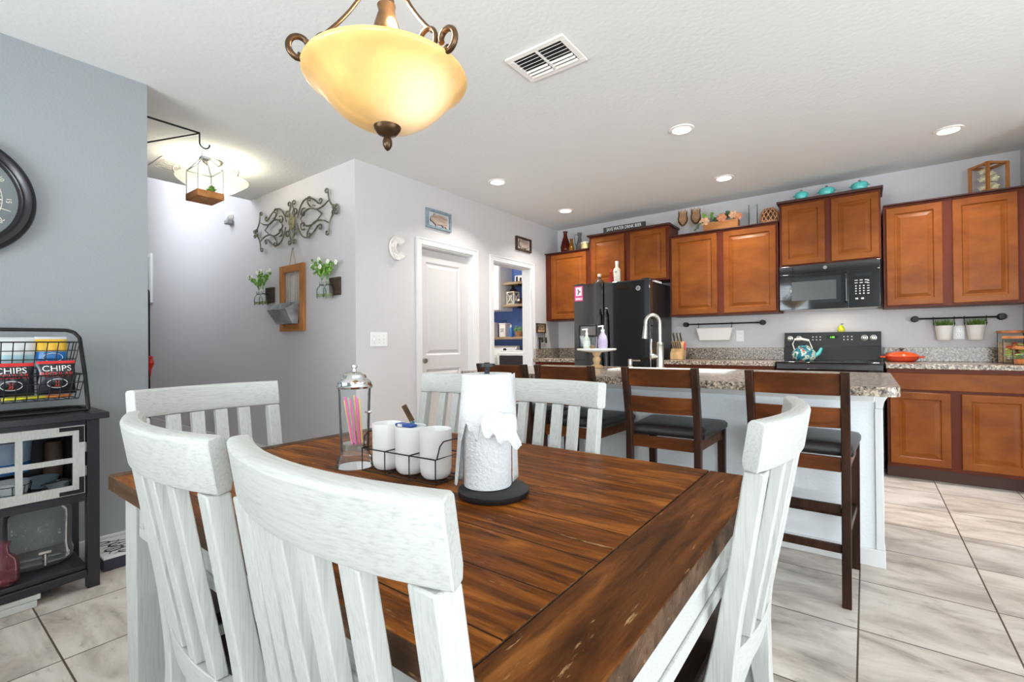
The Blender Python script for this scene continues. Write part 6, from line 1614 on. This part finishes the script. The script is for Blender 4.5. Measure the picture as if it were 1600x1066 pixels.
# goblets
for cx, who in ((-1.566, 'left amber glass goblet votive on the tall two-door cabinet'), (-1.430, 'right amber glass goblet votive, beside the flower box')):
    t = thing('goblet', who, 'goblet', (cx, 5.18, ztop))
    B().lathe([(0, 0), (.040, 0), (.040, .004), (.010, .012), (.007, .03), (.007, .085), (.016, .098), (0, .10)], (cx, 5.18, ztop), 24).build('stem', 'clear_thick', t, smooth=50)
    m = B(); n = 32; rings = []
    for r_, z in ((.012, .1005), (.028, .112), (.050, .145), (.054, .180), (.046, .215), (.050, .258), (.047, .258), (.043, .215), (.050, .180), (.046, .148), (.024, .118), (.008, .108)):
        rings.append([(cx + r_ * math.cos(2 * PI * j / n), 5.18 + r_ * math.sin(2 * PI * j / n), ztop + z + (.012 * math.cos(8 * 2 * PI * j / n) if z > .25 else 0)) for j in range(n)])
    m.loft(rings); m.build('cup', 'amber_glass', t, smooth=60)
# flower box
x0, x1 = -1.345, -1.015; yb_ = 5.20
t = thing('flower_box', 'rustic wood planter box of faux flowers on the tall two-door cabinet', 'planter', (-1.18, 5.23, ztop))
m = B()
m.box(x0, yb_ - .055, ztop, x1, yb_ - .045, ztop + .085).box(x0, yb_ + .045, ztop, x1, yb_ + .055, ztop + .085).box(x0, yb_ - .045, ztop, x0 + .012, yb_ + .045, ztop + .085).box(x1 - .012, yb_ - .045, ztop, x1, yb_ + .045, ztop + .085).box(x0 + .012, yb_ - .045, ztop, x1 - .012, yb_ + .045, ztop + .010)
m.build('box', 'oak_h', t, smooth=0)
rk = random.Random(9)
def blossom(cx, cy, cz, r_, cm, label):
    t = thing('faux_flower', label, 'flower', (cx, cy, cz - r_)); m = B()
    for ring_, (n_, rr_, dz) in enumerate(((6, r_ * .75, 0), (5, r_ * .42, r_ * .3))):
        for k in range(n_):
            a = 2 * PI * k / n_ + ring_ * .5; m.ball((cx + rr_ * math.cos(a), cy - dz * .4, cz + rr_ * math.sin(a) * .8), r_ * .42, (1, .5, 1), 8, 5)
    m.build('petals', cm, t); B().ball((cx, cy - r_ * .3, cz), r_ * .22, (1, .7, 1), 8, 5).build('centre', 'tan', t)
peach2 = mat('deep_peach_petal', (206, 132, 92), .6, var=.15, vscale=40)
blossom(-1.335, 5.145, ztop + .105, .046, 'peach', 'pale peach faux flower at the left end of the planter box')
blossom(-1.165, 5.140, ztop + .115, .044, peach2, 'deep peach faux flower in the middle of the planter box')
blossom(-1.055, 5.150, ztop + .130, .042, 'peach', 'pale peach faux flower right of the grassy sprig in the planter box')
blossom(-1.010, 5.145, ztop + .108, .036, peach2, 'deep peach faux flower at the right end of the planter box')
t = thing('faux_greenery', 'green and grey faux leaves filling the planter box above the cabinets', 'foliage', (-1.18, 5.2, ztop + .03))
for k in range(15):
    u = k / 14; p0 = Vector((x0 + .03 + u * (x1 - x0 - .06), yb_ + rk.uniform(-.02, .03), ztop + .100)); tip = p0 + Vector((rk.uniform(-.04, .04) + (u - .5) * .03, rk.uniform(-.05, .02), rk.uniform(.02, .095)))
    m = B().tube([p0, p0.lerp(tip, .5) + Vector((0, 0, .015)), tip], .0025, 5)
    for j in range(6):
        q = p0.lerp(tip, .35 + .12 * j); m.ball(q + Vector((rk.uniform(-.016, .016), rk.uniform(-.012, .012), rk.uniform(-.004, .012))), rk.uniform(.010, .019), (1, .45, .8), 7, 5)
    m.build('leaf_spray', ('leaf', 'leaf_dark', mat('grey_leaf', (96, 98, 92), .5))[k % 3], t)
t = thing('trailing_sprig', 'grey-green faux sprig hanging over the left edge of the planter box', 'foliage', (-1.40, 5.13, ztop))
m = B().tube([(-1.345, 5.115, ztop + .085), (-1.385, 5.105, ztop + .075), (-1.405, 5.100, ztop + .045), (-1.412, 5.10, ztop + .012)], .0022, 5)
for k in range(10): m.ball((-1.355 - .006 * k + rk.uniform(-.012, .012), 5.10, ztop + .085 - .0075 * k), .012, (1, .4, .7), 7, 5)
m.build('leaves', 'leaf_dark', t)
o = B().lathe([(0, 0), (.040, 0), (.041, .004), (.041, .205), (.0385, .205), (.0385, .008), (0, .008)], (-.883, 5.185, ztop), 28).build('cylinder_vase', 'clear_thick', org=(-.883, 5.185, ztop)); tag(o, 'tall clear glass cylinder vase beside the woven basket', 'vase')
# woven basket
bx, by = -.740, 5.20
t = thing('woven_basket', 'brown lattice-woven basket dome on the tall two-door cabinet', 'basket', (bx, by, ztop))
prof = [(.078, .003), (.080, .03), (.078, .07), (.070, .105), (.056, .128), (.036, .140)]
B().lathe([(0, 0)] + [(r_ - .006, z) for r_, z in prof] + [(0, .138)], (bx, by, ztop), 32).build('dark_lining', mat('basket_dark', (66, 40, 26), .8), t, smooth=60)
wk = mat('woven_strip', (176, 124, 84), .5, var=.3, vscale=50)
m = B()
for s in (-1, 1):
    for k in range(12):
        pts = []
        for i in range(11):
            u = i / 10; f = u * (len(prof) - 1); j = min(int(f), len(prof) - 2); w_ = f - j
            r_ = prof[j][0] * (1 - w_) + prof[j + 1][0] * w_ + .001 * s; z = prof[j][1] * (1 - w_) + prof[j + 1][1] * w_; a = 2 * PI * k / 12 + s * u * 1.3
            pts.append((bx + r_ * math.cos(a), by + r_ * math.sin(a), ztop + z + .003))
        m.tube(pts, .0048, 5)
m.build('lattice', wk, t, smooth=60)['kind'] = 'stuff'
B().tube([(bx + .080 * math.cos(2 * PI * j / 28), by + .080 * math.sin(2 * PI * j / 28), ztop + .0065) for j in range(28)], .006, 6, True).build('rim', wk, t)
# teal pots
zt2 = 2.40 + .0226
for cx, r_, who in ((-.470, .052, 'leftmost small teal lidded pot above the microwave'), (-.273, .058, 'middle small teal lidded pot above the microwave'), (-.031, .058, 'rightmost small teal lidded pot above the microwave')):
    t = thing('lidded_pot', who, 'pot', (cx, 5.172, zt2))
    B().lathe([(0, 0), (r_ * .84, 0), (r_ * .95, .006), (r_, .030), (r_, .050), (0, .050)], (cx, 5.172, zt2), 28).build('pot', 'teal', t, smooth=50)
    B().lathe([(0, .0505), (r_ * 1.05, .0505), (r_ * 1.05, .056), (r_ * .9, .066), (r_ * .4, .076), (0, .078)], (cx, 5.172, zt2), 28).build('lid', 'teal', t, smooth=50)
    B().lathe([(0, .0785), (.005, .0785), (.005, .084), (.011, .087), (.010, .093), (0, .095)], (cx, 5.172, zt2), 14).build('lid_knob', 'nickel', t)
    for s in (-1, 1): B().tube([(cx + s * r_ * .98, 5.172 - .014, zt2 + .042), (cx + s * (r_ + .014), 5.172, zt2 + .043), (cx + s * r_ * .98, 5.172 + .014, zt2 + .042)], .0045, 7).build('side_handle', 'teal', t)
# lantern of dried flowers
lx, ly, lz = .790, 5.26, ztop; h = .085; lh = .235
t = thing('wood_lantern', 'wooden lantern holding pale dried flowers on the far right cabinet', 'lantern', (lx, ly, lz))
rot = .60
hh = h - .011
for a in (-1, 1):
    for b_ in (-1, 1):
        m = B().box(lx + a * hh - .009, ly + b_ * hh - .009, lz + .018, lx + a * hh + .009, ly + b_ * hh + .009, lz + lh)
        m.v = rot_about(m.v, (lx, ly), rot); m.build('corner_post', 'oak', t, smooth=0)
m = B().box(lx - h, ly - h, lz, lx + h, ly + h, lz + .0175); m.v = rot_about(m.v, (lx, ly), rot); m.build('base', 'oak_h', t)
m = B()
for s in (-1, 1):
    m.box(lx - hh + .0095, ly + s * hh - .008, lz + lh - .018, lx + hh - .0095, ly + s * hh + .008, lz + lh - .001)
    m.box(lx + s * hh - .008, ly - hh + .0095, lz + lh - .018, lx + s * hh + .008, ly + hh - .0095, lz + lh - .001)
m.v = rot_about(m.v, (lx, ly), rot); m.build('top_rail', 'oak_h', t, smooth=0)
m = B().box(lx - .030, ly - .030, lz + lh + .0005, lx + .030, ly + .030, lz + lh + .012).bar((lx - hh, ly - hh, lz + lh - .006), (lx - .02, ly - .02, lz + lh + .010), .012, .010).bar((lx + hh, ly + hh, lz + lh - .006), (lx + .02, ly + .02, lz + lh + .010), .012, .010).bar((lx + hh, ly - hh, lz + lh - .006), (lx + .02, ly - .02, lz + lh + .010), .012, .010)
m.v = rot_about(m.v, (lx, ly), rot); m.build('roof_ribs', 'oak_h', t, smooth=0)
B().tube([(lx + .026 * math.cos(2 * PI * j / 18), ly + .026 * math.sin(2 * PI * j / 18), lz + lh + .018) for j in range(18)], .005, 6, True).build('rope_ring', 'rope', t)
shell = mat('dried_flower', (226, 206, 176), .8, var=.22, vscale=50)
for k, (dx_, dy_, dz_) in enumerate(((-.034, -.020, .050), (.026, -.030, .048), (.012, .026, .085), (-.034, -.018, .118), (.026, -.030, .112), (.012, .024, .160), (-.030, -.014, .182))):
    f = thing('dried_flower', 'pale dried flower head inside the wooden lantern', 'flower', (lx + dx_, ly + dy_, lz + dz_), 'dried flowers in the wooden lantern'); m = B()
    for j in range(12):
        a = j * 2.4; q = .005 + .0020 * j; m.ball((lx + dx_ + q * math.cos(a), ly + dy_ + .010 * math.sin(a * 1.3), lz + dz_ + q * math.sin(a) * .8), .0135, (1, .8, .55), 7, 5)
    m.build('petals', shell, f)
# ================================================================ on top of the fridge
zf = FZ - .0195 + .0005
t = thing('white_bottle', 'tall white bottle standing on the fridge', 'bottle', (-2.192, 4.87, zf))
B().lathe([(0, 0), (.034, 0), (.037, .006), (.037, .165), (.030, .180), (.018, .190), (.016, .225), (0, .226)], (-2.192, 4.87, zf), 24).build('body', 'cream', t, smooth=40)
B().lathe([(0, .2265), (.0175, .2265), (.0175, .262), (0, .264)], (-2.192, 4.87, zf), 18).build('cap', 'white_plastic', t)
B().box(-2.203, 4.832, zf + .13, -2.181, 4.8345, zf + .148).build('printed_mark', 'grey_plastic', t)
t = thing('red_bottle', 'slim red bottle standing on the fridge left of the white one', 'bottle', (-2.268, 4.88, zf))
B().lathe([(0, 0), (.026, 0), (.028, .005), (.028, .075), (.013, .115), (.013, .15), (0, .151)], (-2.268, 4.88, zf), 20).build('body', mat('red_bottle_glass', (150, 28, 30), .2), t, smooth=40)
B().lathe([(0, .1515), (.015, .1515), (.015, .182), (0, .184)], (-2.268, 4.88, zf), 16).build('cap', mat('red_cap', (176, 34, 34), .35), t)
t = thing('squat_decanter', 'squat clear bottle with stopper standing on the fridge', 'bottle', (-2.42, 4.90, zf))
B().lathe([(0, 0), (.060, 0), (.068, .010), (.062, .045), (.034, .075), (.016, .088), (.015, .110), (.018, .112), (.014, .112), (.012, .09), (.03, .072), (.058, .043), (.063, .012), (0, .006)], (-2.42, 4.90, zf), 28).build('body', 'smoke_glass', t, smooth=50)
B().lathe([(0, .1125), (.017, .1125), (.022, .125), (.020, .145), (0, .148)], (-2.42, 4.90, zf), 16).build('stopper', 'cream', t)
o = B().box(-1.93, 4.93, zf, -1.785, 5.13, zf + .022).build('paper_stack', 'paper', org=(-1.86, 5.0, zf)); tag(o, 'small stack of white papers on top of the fridge at right', 'papers')
